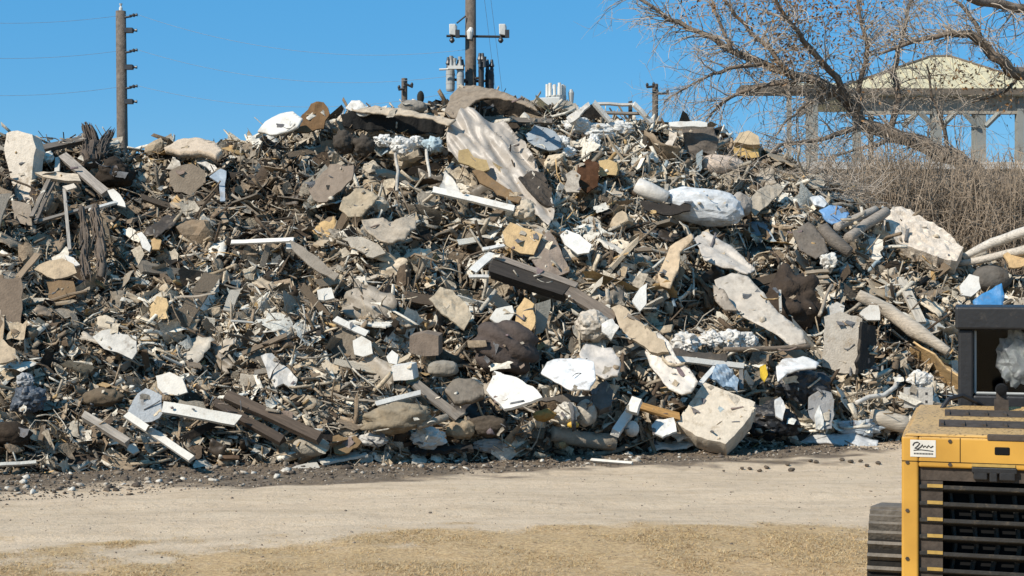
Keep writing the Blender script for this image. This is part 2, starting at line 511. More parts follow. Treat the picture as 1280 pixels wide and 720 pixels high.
plank('weathered_beam', 'dark grey long beam lying level along the left crest', 'beam', 'dark level crest beam', (48,184),(105,172), 9, '6f665d', th=.08, off=.4)
plank('thin_rail', 'thin bent grey rail below the left crest with a white tip', 'rail', None, (48,276),(120,256), 4, '8b8278', off=.35)
plank('white_board', 'narrow white board tilted up to the right below the grey split beam', 'board', 'narrow white tilted board', (113,261),(152,251), 4.5, 'e6e1d8', T, off=.5)
panel('white_scrap', 'white torn scrap hanging above the narrow white tilted board', 'scrap', None, [(134,238),(142,236),(150,243),(156,253),(157,259),(146,256),(138,246)], 'e4ded4', T, cr=.02, off=.4)
plank('crossed_stick', 'grey stick leaning right, front one of a pair left of the black hollow', 'stick', None, (39,270),(62,222), 5, '85796c', off=.5)
plank('crossed_stick', 'grey stick leaning right, rear one of a pair left of the black hollow', 'stick', None, (44,276),(68,224), 4, '776b5f', off=.45)
plank('upright_lath', 'thin pale lath hanging upright in the black hollow at left', 'lath', 'thin upright lath', (80,235),(87,312), 4, '9d958b', off=.55)
panel('cardboard_flap', 'small pale cardboard flap above the narrow white tilted board', 'cardboard', None, [(78,233),(92,229),(96,234),(84,238)], 'cfc2b0', off=.5)
log('shaggy_post', 'dark shaggy post hanging upright, left one of two under the white tilted board', 'post', None, [(103,262),(106,300),(108,345)], [3,4,3], '5f5246', M_rough, off=.5, wob=.35)
log('shaggy_post', 'dark shaggy post hanging upright, right one of two under the white tilted board', 'post', 'right shaggy post', [(120,258),(125,300),(127,347)], [4,5,4], '685a4d', M_rough, off=.5, wob=.35)
log('root_stump', 'spiky dark stump sticking up from the left crest beside the wooden pole', 'stump', 'spiky dark stump', [(116,205),(112,178),(108,154)], [10,8,3], '564a40', M_rough, off=.2, wob=.5)
log('stump_branch', 'short dark branch pointing up just right of the spiky stump', 'branch', None, [(126,195),(133,176),(139,166)], [5,4,2], '5b5046', M_rough, off=.3, wob=.3)
blob('dark_bundle', 'black shaggy bundle below the foot of the left wooden pole', 'bundle', 'black shaggy bundle', (145,215), 22, 17, '3a322b', mat=M_fab, lump=.4, crease=.2)
panel('brown_cardboard', 'brown torn cardboard with ragged edges in the upper left of the heap', 'cardboard', 'brown ragged cardboard', [(211,215),(224,207),(240,204),(256,213),(257,228),(247,236),(239,245),(228,240),(220,240),(212,230)], '8b7a66', n=(.1,-.95,.3), cr=.03, off=.4, jag=1)
panel('plaster_slab', 'pale tan slab lying on the crest right of the left wooden pole', 'slab', 'pale tan crest slab', [(205,184),(222,174),(245,172),(268,177),(277,187),(270,195),(250,189),(225,190)], 'c3af98', M_foam, n=(-.1,-.6,.8), th=.12, off=.35, cr=.03, smooth=True)
panel('blue_sheet', 'thin blue grey plastic sheet hanging right of the brown ragged cardboard', 'plastic sheet', 'blue grey hanging sheet', [(262,222),(276,211),(283,214),(281,235),(281,250),(275,251),(274,229)], '96a3b0', M_plas, cr=.03, off=.45)
panel('white_scrap', 'white folded scrap at the top of the blue grey hanging sheet', 'scrap', None, [(246,203),(254,200),(268,206),(276,216),(266,217),(258,208)], 'dcd8d2', M_plas, cr=.03)
panel('white_scrap', 'white leaning strip in the left middle above the tan chip', 'strip', 'white leaning strip', [(171,292),(177,290),(189,308),(187,315),(178,310)], 'e2ded6', T)
panel('tan_chip', 'small tan wooden chip right of the white leaning strip', 'chip', None, [(189,300),(196,296),(202,301),(199,312),(190,312)], 'b6986f')
plank('white_pole', 'bright white level stick in the upper left middle of the heap', 'stick', 'bright white level stick', (288,302),(367,299), 6, 'efebe4', T, off=.5)
panel('white_tag', 'white square scrap under the right end of the bright white level stick', 'scrap', None, [(357,300),(367,299),(368,310),(358,311)], 'ddd8d0', T)
panel('brown_plywood', 'jagged ochre plywood piece on the left side of the heap', 'plywood', 'jagged ochre plywood', [(40,336),(62,326),(78,323),(92,330),(96,341),(85,346),(68,349),(52,341)], 'b59d7c', n=(-.1,-.8,.6), jag=1, off=.35)
panel('white_scrap', 'white crumpled scrap on the right corner of the ochre plywood', 'scrap', None, [(80,318),(92,322),(100,331),(90,334)], 'd9d3ca', T, off=.45)
panel('brown_panel', 'plain brown panel cut by the left edge of the view', 'panel', 'plain brown edge panel', [(-14,350),(26,347),(28,378),(26,405),(12,411),(-14,408)], '7d6a57', n=(.1,-.9,.4), off=.4)
panel('brown_panel', 'smaller brown panel right of the plain brown edge panel', 'panel', 'smaller brown panel', [(58,352),(92,352),(95,370),(78,376),(60,372)], '80694f', n=(.1,-.9,.4), off=.35)
panel('tan_plywood', 'tan plywood corner at the left edge of the heap', 'plywood', 'tan corner plywood', [(-12,430),(4,424),(19,436),(20,448),(8,453),(-12,452)], 'b9a283', off=.4)
panel('osb_piece', 'small bright tan particle board standing left of the heap middle', 'particle board', 'bright tan particle board', [(186,384),(196,370),(208,373),(210,398),(198,399),(187,399)], 'cfb388', M_board, n=(-.2,-.95,.2), off=.45)
panel('drywall_sheet', 'light grey drywall piece with a broken edge in the left middle', 'drywall', 'light grey drywall', [(116,421),(127,413),(142,410),(152,417),(170,420),(171,440),(165,449),(146,440),(130,436)], 'bfbab2', M_board, n=(-.2,-.85,.5), off=.4, jag=.6, th=.02)
blob('brown_sack', 'brown dirty sack left of the grey panel near the heap foot', 'sack', 'brown dirty sack', (128,497), 26, 11, '6b5c49', mat=M_fab, lump=.25, crease=.15, rot=.1)
panel('grey_panel', 'blue grey folded panel leaning near the left foot of the heap', 'panel', 'blue grey leaning panel', [(160,514),(172,492),(182,485),(202,494),(204,515),(190,527),(174,527)], 'a9adb1', M_board, n=(.05,-.9,.4), off=.5, cr=.03)
panel('white_crate', 'white broken box side above the blue grey leaning panel', 'box side', 'white broken box side', [(195,470),(212,465),(228,473),(234,490),(222,494),(205,493),(197,484)], 'd8d2c8', T, n=(-.2,-.9,.4), off=.45, jag=.8)
plank('white_board', 'wide white board lying level near the left foot of the heap', 'board', 'wide white level board', (204,508),(297,525), 15, 'd9d4ca', T, th=.05, off=.65, roll=-.2)
plank('white_board', 'narrow white board slanting down to the ground at left', 'board', 'narrow white slanting board', (157,517),(240,573), 9, 'd6d0c5', T, th=.05, off=.8, da=-.1, db=.15)
plank('grey_post', 'grey square post slanting left of the narrow white slanting board', 'post', 'grey slanting post', (104,517),(160,551), 9, 'a59a8d', th=.1, off=.65)
panel('white_chip', 'small white chip at the lower end of the grey slanting post', 'chip', None, [(158,556),(168,553),(174,563),(166,567),(159,562)], 'd5cdbf', T, off=.4)
blob('blue_bag', 'dark blue grey bag low at the left end of the heap', 'bag', 'dark blue grey bag', (36,500), 20, 18, '47505c', mat=M_plas, lump=.25, crease=.25)
blob('grey_bag', 'pale grey small bag on top of the dark blue grey bag', 'bag', None, (31,475), 11, 9, '98999b', mat=M_plas, lump=.25, crease=.25)
blob('dark_sack', 'black earthy sack at the left edge foot of the heap', 'sack', 'black earthy sack', (14,545), 30, 15, '3b3128', mat=M_fab, lump=.3, crease=.15)
plank('dark_beam', 'long dark brown beam slanting down right, upper one of two near the left foot', 'beam', 'upper dark slanting beam', (285,494),(400,545), 13, '5a4b3e', th=.1, off=.6)
plank('dark_beam', 'long dark brown beam slanting down right, lower one of two near the left foot', 'beam', 'lower dark slanting beam', (268,502),(352,548), 11, '4b3e33', th=.1, off=.5)
plank('white_strip', 'thin white strip lying on the soil at the left edge', 'strip', 'thin white strip on soil', (-14,581),(45,577), 4.5, 'd6d0c4', T, off=.75)
plank('brown_strip', 'brown wooden strip lying on the soil below the dark slanting beams', 'strip', None, (274,572),(300,571), 5, '6b5543', off=.7)
panel('torn_sheet', 'torn pale grey sheet hanging ragged in the lower left middle', 'sheet', 'torn pale grey sheet', [(326,445),(340,441),(350,452),(362,462),(372,474),(366,486),(354,478),(344,484),(335,470)], 'bdb8b1', M_plas, cr=.05, off=.45, jag=1)
panel('white_square', 'white square scrap in the middle left near a black gap', 'scrap', 'white square scrap', [(396,362),(414,359),(418,372),(405,375),(398,374)], 'd6d1c8', T, off=.4)
panel('grey_sheet', 'grey ragged sheet slanting in the middle left above the torn sheet', 'sheet', None, [(362,300),(374,306),(392,318),(410,334),(424,342),(418,350),(400,341),(380,326),(366,313)], '8f8374', M_board, cr=.03, off=.4, jag=1)
# crest, centre left
panel('white_panel', 'white curved panel on the crest with a dark edge, left of the brown box', 'panel', 'white curved crest panel', [(322,164),(332,152),(350,142),(366,139),(378,148),(372,158),(352,165),(338,168)], 'dedbd4', T, n=(-.2,-.7,.7), off=.45, cr=.02, smooth=True, th=.04)
panel('brown_carton', 'brown flattened carton on the crest right of the white curved panel', 'carton', 'brown crest carton', [(366,162),(374,150),(388,128),(404,127),(412,142),(404,160),(385,166)], '6a5238', M_board, n=(-.2,-.9,.4), off=.4, cr=.04)
panel('white_cloth', 'small white cloth heap on the crest above the black tarp', 'cloth', 'small white crest cloth', [(432,136),(440,127),(450,127),(462,134),(470,140),(450,143)], 'dad6cf', M_fab, n=(-.1,-.7,.7), off=.35, cr=.05, smooth=True)
panel('black_tarp', 'wide black tarp hanging like an awning below the central crest', 'tarp', 'wide black tarp', [(426,143),(440,138),(470,140),(505,143),(540,149),(557,156),(556,170),(536,166),(515,169),(490,162),(465,164),(442,161),(428,158)], '2c2b2a', M_fab, n=(.15,-.98,.1), off=.6, cr=.06, th=.02, smooth=True, fold=(1.5, 2.5))
panel('tan_sheet', 'pale tan sheet rolled over the top of the wide black tarp', 'sheet', 'pale tan crest sheet', [(440,138),(470,132),(510,138),(550,146),(570,150),(560,157),(540,149),(500,143),(462,140)], 'b7a690', M_fab, n=(-.1,-.6,.8), off=.6, cr=.03, smooth=True)
blob('grey_bundle', 'grey bundle on the crest between the white cloth and the brown canopy', 'bundle', 'grey crest bundle', (515,134), 17, 9, '8c857b', mat=M_fab, lump=.25, crease=.1, off=.5)
blob('dark_boot', 'dark upright bag tip on top of the grey crest bundle', 'bag', None, (526,121), 5, 9, '34332f', mat=M_fab, lump=.3, off=.5)
panel('brown_canopy', 'brown folded canvas raised like a roof ridge on the central crest', 'canvas', 'brown folded canvas', [(556,140),(562,120),(575,108),(592,106),(615,112),(640,119),(665,129),(672,138),(640,124),(620,122),(600,124),(585,134),(570,147)], '8a7b6a', M_fab, n=(-.25,-.55,.8), off=.6, cr=.04, smooth=True, th=.03)
panel('dark_canopy', 'canvas painted dark as shade, hanging under the brown folded canvas', 'canvas', None, [(590,140),(602,126),(622,122),(642,125),(668,138),(680,146),(655,148),(628,146),(605,148)], '3d352d', M_fab, n=(.25,-.95,-.1), off=.5, cr=.04, smooth=True)  # underside of the canvas, its shade put into the dark colour
plank('grey_beam', 'grey long beam lying level under the canvas painted dark as shade', 'beam', 'grey level crest beam', (596,148),(690,151), 8, '7d7266', th=.08, off=.6)
panel('draped_sheeting', 'large dusty grey sheeting draped down the middle of the heap', 'plastic sheeting', 'dusty draped sheeting',
      [(558,172),(566,156),(578,142),(592,140),(606,150),(628,148),(640,158),(656,175),(668,196),(676,215),(688,245),(694,268),(686,284),(668,268),(650,258),(634,246),(622,228),(606,214),(590,206),(574,200),(560,188)],
      'a59b90', M_film, n=(-.1,-.75,.6), off=.6, cr=.14, g=.035, fold=(-.95, 3.2), th=.012, smooth=True)
panel('dark_netting', 'dark shredded netting at the lower right edge of the dusty draped sheeting', 'netting', None, [(648,222),(664,212),(680,216),(690,236),(694,262),(680,254),(664,242)], '4e463f', M_fab, n=(.1,-.75,.6), off=.75, cr=.09, g=.05, fold=(-.9, 5), jag=2)
blob('cream_bundle', 'cream knotted bundle at the lower tip of the dusty draped sheeting', 'bundle', 'cream knotted bundle', (657,265), 14, 14, 'c2b29b', mat=M_fab, lump=.3, crease=.2, off=.5)
blob('rag_bundle', 'pale rag bundle tucked under the top of the dusty draped sheeting', 'bundle', None, (578,163), 17, 11, 'c4af96', mat=M_fab, lump=.3, crease=.2, off=.8)
panel('ochre_card', 'ochre torn cardboard left of the dusty draped sheeting', 'cardboard', 'ochre torn cardboard', [(573,187),(585,185),(592,196),(608,200),(612,212),(600,216),(586,206),(573,202)], 'a08a63', M_board, off=.7, cr=.03, jag=1)
panel('brown_card', 'brown long cardboard running down right beneath the ochre torn cardboard', 'cardboard', None, [(590,213),(604,214),(628,232),(652,247),(648,254),(622,244),(600,228)], '7d6549', M_board, off=.6, cr=.03)
plank('white_plank', 'long white plank slanting down right in the upper middle', 'plank', 'long white plank', (541,236),(643,260), 9, 'e6e2da', T, th=.05, off=.75, roll=-.2)
# white plastics under black tarp
for i, (c, rx, ry, lab) in enumerate([((478,176),11,8,'white crumpled plastic bag under the left part of the wide black tarp'), ((500,182),13,11,'white large plastic bag under the middle of the wide black tarp'),
                                   ((521,177),10,8,'white small plastic bag under the right part of the wide black tarp')]):
    blob('plastic_bag', lab, 'plastic bag', None, c, rx, ry, 'dcdad6', lump=.35, crease=.3, off=.75, group='white bags under the black tarp')
blob('blue_cloth', 'pale blue cloth bundle at the right end of the white bags', 'cloth', 'pale blue cloth bundle', (541,182), 12, 10, 'a9bfca', mat=M_fab, lump=.35, crease=.3, off=.7)
log('hanging_rope', 'pale rope hanging from the white bags under the black tarp', 'rope', None, [(494,192),(498,215),(495,238)], 2.0, 'b5aca0', M_fab, off=.75)
log('hanging_rope', 'pale rope hanging from the pale blue cloth bundle', 'rope', None, [(533,187),(535,205),(537,222)], 2.0, 'bdb5a9', M_fab, off=.75)
for c, lab in [((430,178), 'dark tyre shaped bundle, left one of two left of the white bags'), ((455,182), 'dark round bundle, right one of two left of the white bags')]:
    blob('dark_bundle', lab, 'bundle', None, c, 13, 13, '4b443d', mat=M_fab, lump=.3, crease=.2, off=.6)
panel('grey_carton', 'open brown grey carton tilted left in the upper centre', 'carton', 'open brown grey carton', [(386,238),(398,222),(412,205),(430,208),(442,206),(440,224),(426,238),(408,252),(392,250)], '857566', M_board, n=(-.3,-.85,.45), off=.55, cr=.02)
panel('stained_carton', 'tan carton with a dark stain and curled rim in the upper centre', 'carton', 'stained tan carton', [(424,262),(430,246),(444,233),(462,237),(474,247),(466,258),(452,270),(436,272)], 'a6957b', M_fab, n=(-.1,-.8,.6), off=.55, cr=.06, smooth=True)
panel('curled_sheet', 'grey curled sheet shaped like a bowl in the centre', 'sheet', 'grey curled sheet', [(452,276),(470,271),(492,278),(518,270),(520,285),(505,298),(486,303),(468,294),(456,286)], 'a49684', M_fab, n=(0,-.6,.8), off=.5, cr=.08, smooth=True)
panel('grey_flap', 'pale flap lying left under the grey curled sheet', 'sheet', None, [(428,300),(452,296),(474,306),(482,316),(466,322),(446,312)], 'ab9f8e', M_board, off=.45, cr=.03)
panel('white_wrap', 'white torn wrapping left of the long white plank', 'wrapping', None, [(549,232),(556,213),(566,222),(575,240),(560,243)], 'cbc4ba', M_plas, off=.6, cr=.06)
# centre
panel('plywood', 'tan plywood with a dark stain in the middle of the heap', 'plywood', 'stained tan plywood', [(628,290),(638,278),(652,284),(664,287),(678,293),(667,318),(650,316),(632,306)], 'bfa47c', M_board, n=(-.15,-.9,.4), off=.6, jag=.5)
panel('brown_felt', 'grey brown felt slab hanging right of the stained tan plywood', 'slab', 'grey brown felt slab', [(676,300),(686,288),(697,304),(708,328),(712,340),(696,345),(672,335),(664,324)], '8d7d70', M_fab, n=(0,-.85,.5), off=.5, cr=.03)
plank('white_slat', 'white slat leaning left of the black beam in the middle', 'slat', 'white leaning slat', (592,337),(615,316), 11, 'e6e2db', T, off=.6)
plank('white_slat', 'white thin slat touching the tan plywood in the middle', 'slat', None, (603,311),(631,306), 4.5, 'e9e5de', T, off=.65)
plank('white_slat', 'white short level slat left of the black beam', 'slat', None, (587,345),(611,345), 4.5, 'dcd6cd', T, off=.6)
plank('black_beam', 'thick black beam slanting across the middle of the heap', 'beam', 'thick black beam', (614,332),(708,362), 19, '3a342f', th=.16, off=.7)
plank('grey_beam', 'weathered grey plank lying along the top of the black beam', 'plank', None, (618,320),(722,356), 8, '8e8175', off=.8)
plank('brown_plank', 'brown wide plank slanting on from the black beam to the cream roll', 'plank', 'brown wide plank', (708,360),(768,398), 17, '7a6c5f', th=.07, off=.7)
panel('tan_board', 'bright tan board standing below the thick black beam', 'board', 'bright tan standing board', [(641,412),(646,386),(656,372),(668,380),(668,408),(661,422),(650,420)], 'cfb185', M_board, n=(-.35,-.9,.2), off=.6)
panel('grey_board', 'grey board standing right behind the bright tan standing board', 'board', None, [(669,380),(688,374),(686,392),(678,416),(669,418)], '8f8a7e', M_board, n=(.3,-.9,.2), off=.55)
panel('white_sheet', 'white torn sheet left of the bright tan standing board', 'sheet', None, [(612,398),(620,386),(640,382),(643,392),(634,404),(622,405)], 'd7d1c6', T, off=.5, jag=1)
panel('tan_felt', 'tan shaggy felt hanging left of the bright tan standing board', 'felt', 'tan shaggy felt', [(536,372),(550,358),(566,362),(582,378),(590,395),(580,412),(566,402),(552,392)], 'ab9b83', M_fab, off=.5, cr=.06, jag=1)
panel('tan_roll', 'tan long board slanting beyond the brown wide plank', 'board', 'tan long board', [(764,384),(774,380),(800,402),(830,425),(836,440),(822,442),(800,430),(776,412)], 'b09c80', M_board, n=(-.3,-.75,.6), off=.75, th=.06)
panel('cream_plastic', 'cream plastic sheet wrapped in a long roll sloping down right', 'plastic sheet', 'cream plastic roll', [(806,440),(824,416),(836,428),(846,448),(862,462),(872,476),(864,490),(852,494),(836,486),(824,470),(812,456)], 'd6ccc0', M_plas, n=(-.25,-.8,.55), off=.8, cr=.07, fold=(-.9, 3), smooth=True)
panel('grey_plastic', 'pale grey plastic sheet draped left of the cream plastic roll', 'plastic sheet', 'pale grey draped plastic', [(724,444),(732,428),(748,432),(764,434),(776,452),(772,470),(756,474),(740,466),(730,458)], 'b9b1a9', M_plas, n=(-.15,-.75,.65), off=.7, cr=.07, smooth=True)
blob('cream_bag', 'cream rounded bag above the pale grey draped plastic', 'bag', 'cream rounded bag', (740,406), 19, 19, 'bcb0a0', mat=M_plas, lump=.25, crease=.2, off=.6)
panel('white_cloth', 'white cloth scrap on the right side of the cream rounded bag', 'cloth', None, [(752,404),(766,398),(774,410),(764,424),(752,416)], 'd8d2c9', M_fab, off=.75, cr=.05)
panel('white_tarp', 'bright white tarp lying flat right of the puffed black bag', 'tarp', 'bright white tarp', [(676,466),(684,452),(700,448),(724,446),(742,452),(744,472),(736,486),(714,487),(694,478)], 'e9e9ea', M_plas, n=(-.25,-.55,.8), off=.75, cr=.03, smooth=True)
blob('quilt_bag', 'puffed black brown quilted bag in the lower middle', 'bag', 'puffed dark quilted bag', (632,434), 40, 31, '554a45', mat=M_fab, lump=.06, crease=.04, off=.6, rot=-.2, depth=.7, freq=1.8, ribs=4.2, sq=.85)
panel('white_board', 'white rectangular board leaning below the puffed dark quilted bag', 'board', 'white rectangular board', [(608,488),(618,464),(646,472),(672,488),(678,496),(650,506),(630,511)], 'e6e1d9', T, n=(-.2,-.65,.75), th=.04, off=.85)
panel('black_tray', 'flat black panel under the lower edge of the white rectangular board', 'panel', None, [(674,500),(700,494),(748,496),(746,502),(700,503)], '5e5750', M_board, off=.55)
panel('grey_shell', 'grey brown shell shaped hood left of the white rectangular board', 'hood', 'grey shell hood', [(556,486),(566,474),(590,473),(604,482),(606,492),(590,500),(568,501)], '766c60', M_fab, n=(0,-.7,.7), off=.6, cr=.04, smooth=True, th=.08)
blob('grey_pillow', 'grey striped pillow above the grey shell hood', 'pillow', 'grey striped pillow', (554,461), 18, 10, '8e8578', mat=M_fab, lump=.12, crease=.1, off=.65, sq=.75)
panel('white_box', 'small white box with a dark top right of the centre bottom', 'box', 'small white box', [(489,458),(514,456),(517,474),(492,476)], 'e3ddd4', T, n=(-.1,-.97,.15), off=.7, ext=(.05,.25,.02))
panel('white_scrap', 'white small scrap standing behind the small white box', 'scrap', None, [(483,446),(490,438),(498,444),(496,456),(486,454)], 'd8d3cb', T, off=.5)
panel('brown_box', 'brown grey wooden box with an open dark underside in the lower centre', 'box', 'brown grey wooden box', [(512,420),(530,416),(548,420),(548,444),(530,445),(512,441)], '806e5e', M_board, n=(0,-.98,.15), off=.6, ext=(.04,.3,.03), jag=.5)
panel('white_sheet', 'white small sheet standing in the lower left centre', 'sheet', 'white standing sheet', [(441,426),(452,420),(464,427),(466,442),(454,446),(443,443)], 'd9d4cb', T, n=(-.1,-.9,.4), off=.5)
plank('white_strip', 'white tapered strip slanting above the white standing sheet', 'strip', None, (419,398),(458,417), 9, 'dfdbd3', T, off=.55)
plank('white_strip', 'white strip lying right of the tan rolled blanket, pointing down left', 'strip', None, (470,504),(526,490), 7, 'dad5cc', T, off=.7)
plank('grey_plank', 'grey brown plank slanting down right behind the tan rolled blanket', 'plank', 'grey brown plank', (518,478),(572,520), 12, '7e7469', th=.06, off=.6)
blob('rolled_blanket', 'tan grey rolled blanket at the foot of the heap left of the centre', 'blanket', 'tan rolled blanket', (497,523), 38, 17, '8f8069', mat=M_fab, lump=.12, crease=.3, off=.65, rot=.08, sq=.85)
log('thin_board', 'narrow brown board just right of the tan rolled blanket', 'board', None, [(520,533),(560,522)], 4.5, '9b8c78', off=.7)
blob('white_bag', 'white crumpled bag at the heap foot right of the tan rolled blanket', 'bag', 'white crumpled foot bag', (535,547), 20, 12, 'd6d2cb', lump=.3, crease=.25, off=.5)
blob('tan_bag', 'tan small sack right of the white crumpled foot bag', 'sack', None, (576,536), 18, 11, 'a08b6e', mat=M_fab, lump=.25, crease=.15, off=.5)
blob('dark_cushion', 'dark brown ribbed cushion at the heap foot below the white rectangular board', 'cushion', 'dark ribbed foot cushion', (610,532), 24, 13, '53493e', mat=M_fab, lump=.2, crease=.2, off=.55)
blob('pale_sack', 'pale stony sack at the foot left of the brown carton flap', 'sack', 'pale stony sack', (388,558), 24, 12, '9d9281', mat=M_rough, lump=.25, off=.5)
panel('carton_flap', 'brown carton flap at the heap foot right of the pale stony sack', 'carton flap', 'brown carton flap', [(416,545),(444,544),(452,552),(436,566),(418,566)], '7b6549', M_board, off=.5)
blob('grey_bag', 'grey white bag on the foot right of the brown carton flap', 'bag', None, (466,550), 18, 8, 'b7b2aa', lump=.3, crease=.2, off=.5)
panel('black_strip', 'long black panel lying at the heap foot in the centre', 'panel', 'long black foot panel', [(512,558),(590,556),(592,562),(514,564)], '2b2826', M_board, n=(0,-.5,.85), off=.45, th=.05)
blob('grey_bag', 'pale grey bag at the right end of the long black foot panel', 'bag', None, (612,556), 20, 8, 'a9a7a4', lump=.3, crease=.2, off=.4)
panel('white_litter', 'long white splintered board on the soil below the brown carton flap', 'board', 'white splintered soil board', [(398,574),(420,567),(458,566),(460,569),(430,574),(404,579)], 'cfc8bc', T, n=(0,-.3,.95), off=.45, th=.03)
panel('white_litter', 'white flat scrap on the soil left of the white splintered board', 'scrap', None, [(362,586),(380,580),(396,578),(400,584),(380,590)], 'bdb4a6', T, n=(0,-.3,.95), off=.4)
log('carpet_roll', 'grey carpet roll lying along the heap foot right of the centre', 'carpet roll', 'grey carpet roll', [(690,542),(725,548),(768,553)], [9,11,10], '958979', M_fab, off=.5, nseg=14)
blob('pale_sack', 'pale round sack, left one of two above the grey carpet roll', 'sack', None, (708,516), 15, 13, 'c9c3b8', mat=M_plas, lump=.2, crease=.2, off=.6)
blob('pale_sack', 'grey round sack, right one of two above the grey carpet roll', 'sack', 'grey round sack', (733,516), 13, 16, 'a9a195', mat=M_fab, lump=.15, crease=.1, off=.6)
blob('yellow_scrap', 'bright yellow scrap between the pale sack and the carpet roll', 'scrap', None, (717,531), 7, 4, 'd3ac45', mat=M_plas, lump=.3, off=.75)
blob('ochre_rag', 'ochre rag left of the pale round sacks', 'rag', None, (682,519), 14, 7, '9c7d4c', mat=M_fab, lump=.3, crease=.2, off=.6)
panel('grey_cushion', 'dark grey cushion standing above the grey round sack', 'cushion', 'dark grey cushion', [(740,492),(748,480),(758,476),(767,488),(764,508),(750,513),(741,505)], '5d5b59', M_fab, n=(.1,-.8,.55), th=.15, off=.7, cr=.02, smooth=True, bev=.03)
plank('white_bar', 'white bar slanting up right, longer one of the pair right of the grey sack', 'bar', 'white slanting bar', (770,538),(787,514), 11, 'e0dcd6', T, th=.09, off=.7)
panel('white_block', 'white block on top of the white slanting bar', 'block', None, [(781,512),(790,495),(802,499),(796,516)], 'e8e4de', T, n=(-.2,-.9,.4), th=.12, off=.85)
blob('white_bowl', 'white round bowl at the foot of the white slanting bar', 'bowl', None, (790,536), 9, 10, 'cfcac2', lump=.1, off=.75)
plank('orange_plank', 'orange tan plank lying left of the foam mattress', 'plank', 'orange tan plank', (800,506),(850,520), 10, 'b98e58', th=.05, off=.6)
panel('white_sheet', 'white sheet folded on the foot right of the white slanting bar', 'sheet', 'white folded foot sheet', [(814,530),(822,523),(842,522),(846,540),(828,546),(816,542)], 'e0ddd8', M_plas, n=(-.2,-.6,.75), off=.6, cr=.04)
panel('white_sheet', 'white long flat sheet on the soil in front of the foam mattress', 'sheet', None, [(808,556),(822,552),(870,550),(874,556),(840,560),(812,561)], 'dad6ce', M_plas, n=(0,-.3,.95), off=.35, cr=.03)
# right part
panel('foam_mattress', 'thick cream foam mattress leaning at the foot of the heap', 'mattress', 'cream foam mattress', [(845,528),(881,478),(944,503),(938,520),(907,555),(870,545)], 'cdbfab', M_foam, n=(-.15,-.78,.6), th=.3, off=.8, cr=.008, g=.08, smooth=True, bev=.03)
panel('blue_tarp', 'folded blue sheet with pale stripes behind the foam mattress', 'sheet', 'folded blue sheet', [(886,474),(896,456),(908,457),(924,472),(922,488),(904,482)], '7f97ad', M_plas, n=(-.1,-.8,.6), off=.7, cr=.07, fold=(.9, 5))
plank('white_strip', 'white torn strip slanting left of the folded blue sheet', 'strip', None, (876,478),(894,458), 6, 'dddad4', M_plas, off=.8)
plank('white_strip', 'long white strip lying level above the folded blue sheet', 'strip', 'long white level strip', (842,448),(930,457), 8, 'd5d0c7', T, off=.75)
for i, (c, rx, ry, tx) in enumerate([((858,428),17,14,'largest and leftmost'), ((890,424),13,10,'second from the left'), ((912,426),15,13,'third from the left'), ((934,428),12,11,'rightmost')]):
    blob('crumpled_wrap', f'crumpled white wrapping, {tx} of the row above the long white level strip', 'wrapping', None, c, rx, ry, 'cfcbc5', lump=.4, crease=.35, off=.6, group='row of crumpled white wrappings')
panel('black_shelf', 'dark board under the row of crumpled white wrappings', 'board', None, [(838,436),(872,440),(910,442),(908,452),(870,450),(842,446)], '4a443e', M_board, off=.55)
log('rusty_pole', 'rusty level pole sticking out right of the white wrappings', 'pole', 'rusty level pole', [(905,437),(960,436),(1012,433)], 3.2, '83705c', off=.95, wob=.03)
panel('grey_tarp', 'large pale grey tarp with torn edges sloping down to the right', 'tarp', 'large pale grey tarp',
      [(893,352),(915,342),(935,346),(950,362),(968,384),(985,400),(1004,414),(1008,428),(990,432),(972,420),(952,408),(934,398),(912,384),(897,368)], 'b6ab9d', M_plas, n=(-.15,-.7,.68), off=.65, cr=.035, g=.06, smooth=True, th=.015)
panel('tan_tarp', 'fold painted brown grey as shade, at the left edge of the large pale grey tarp', 'tarp', None, [(891,356),(905,362),(916,380),(922,388),(906,388),(894,376)], '8d8071', M_plas, n=(-.3,-.85,.4), off=.75, cr=.04, smooth=True)  # darker copy of the tarp, the fold's shade is in its colour
panel('clear_plastic', 'crumpled dusty plastic sheet over the top of the large pale grey tarp', 'plastic sheet', 'crumpled dusty plastic', [(868,296),(878,290),(896,296),(914,308),(930,322),(944,338),(934,346),(916,338),(898,334),(880,326),(874,310)], 'b3aba2', M_plas, n=(-.1,-.72,.66), off=.6, cr=.1, fold=(-.8, 3.5), smooth=True)
panel('tan_card', 'tan curled cardboard left of the crumpled dusty plastic', 'cardboard', 'tan curled cardboard', [(822,342),(838,308),(864,292),(868,297),(850,316),(848,338),(838,362),(826,358)], 'c0a888', M_board, n=(-.4,-.8,.45), off=.65, cr=.04, smooth=True)
blob('silver_roll', 'big white silvery insulation roll in the right middle', 'roll', 'big white silvery roll', (879,258), 50, 23, 'd2d5d9', mat=M_plas, lump=.1, crease=.09, off=.75, rot=-.14, sq=.85, freq=1.6)
log('white_roll', 'narrow white roll touching the left end of the silvery roll', 'roll', 'narrow white roll', [(796,231),(812,239),(834,248)], [10,11,9], 'd2ccc4', M_plas, off=.8, nseg=14, wob=.05)
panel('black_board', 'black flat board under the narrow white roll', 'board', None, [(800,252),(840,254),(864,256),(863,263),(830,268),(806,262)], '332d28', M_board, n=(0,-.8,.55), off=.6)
blob('grey_sack', 'grey sack at the right end of the silvery roll', 'sack', 'grey sack beside the silvery roll', (926,256), 14, 14, '9d958d', mat=M_fab, lump=.2, crease=.15, off=.65)
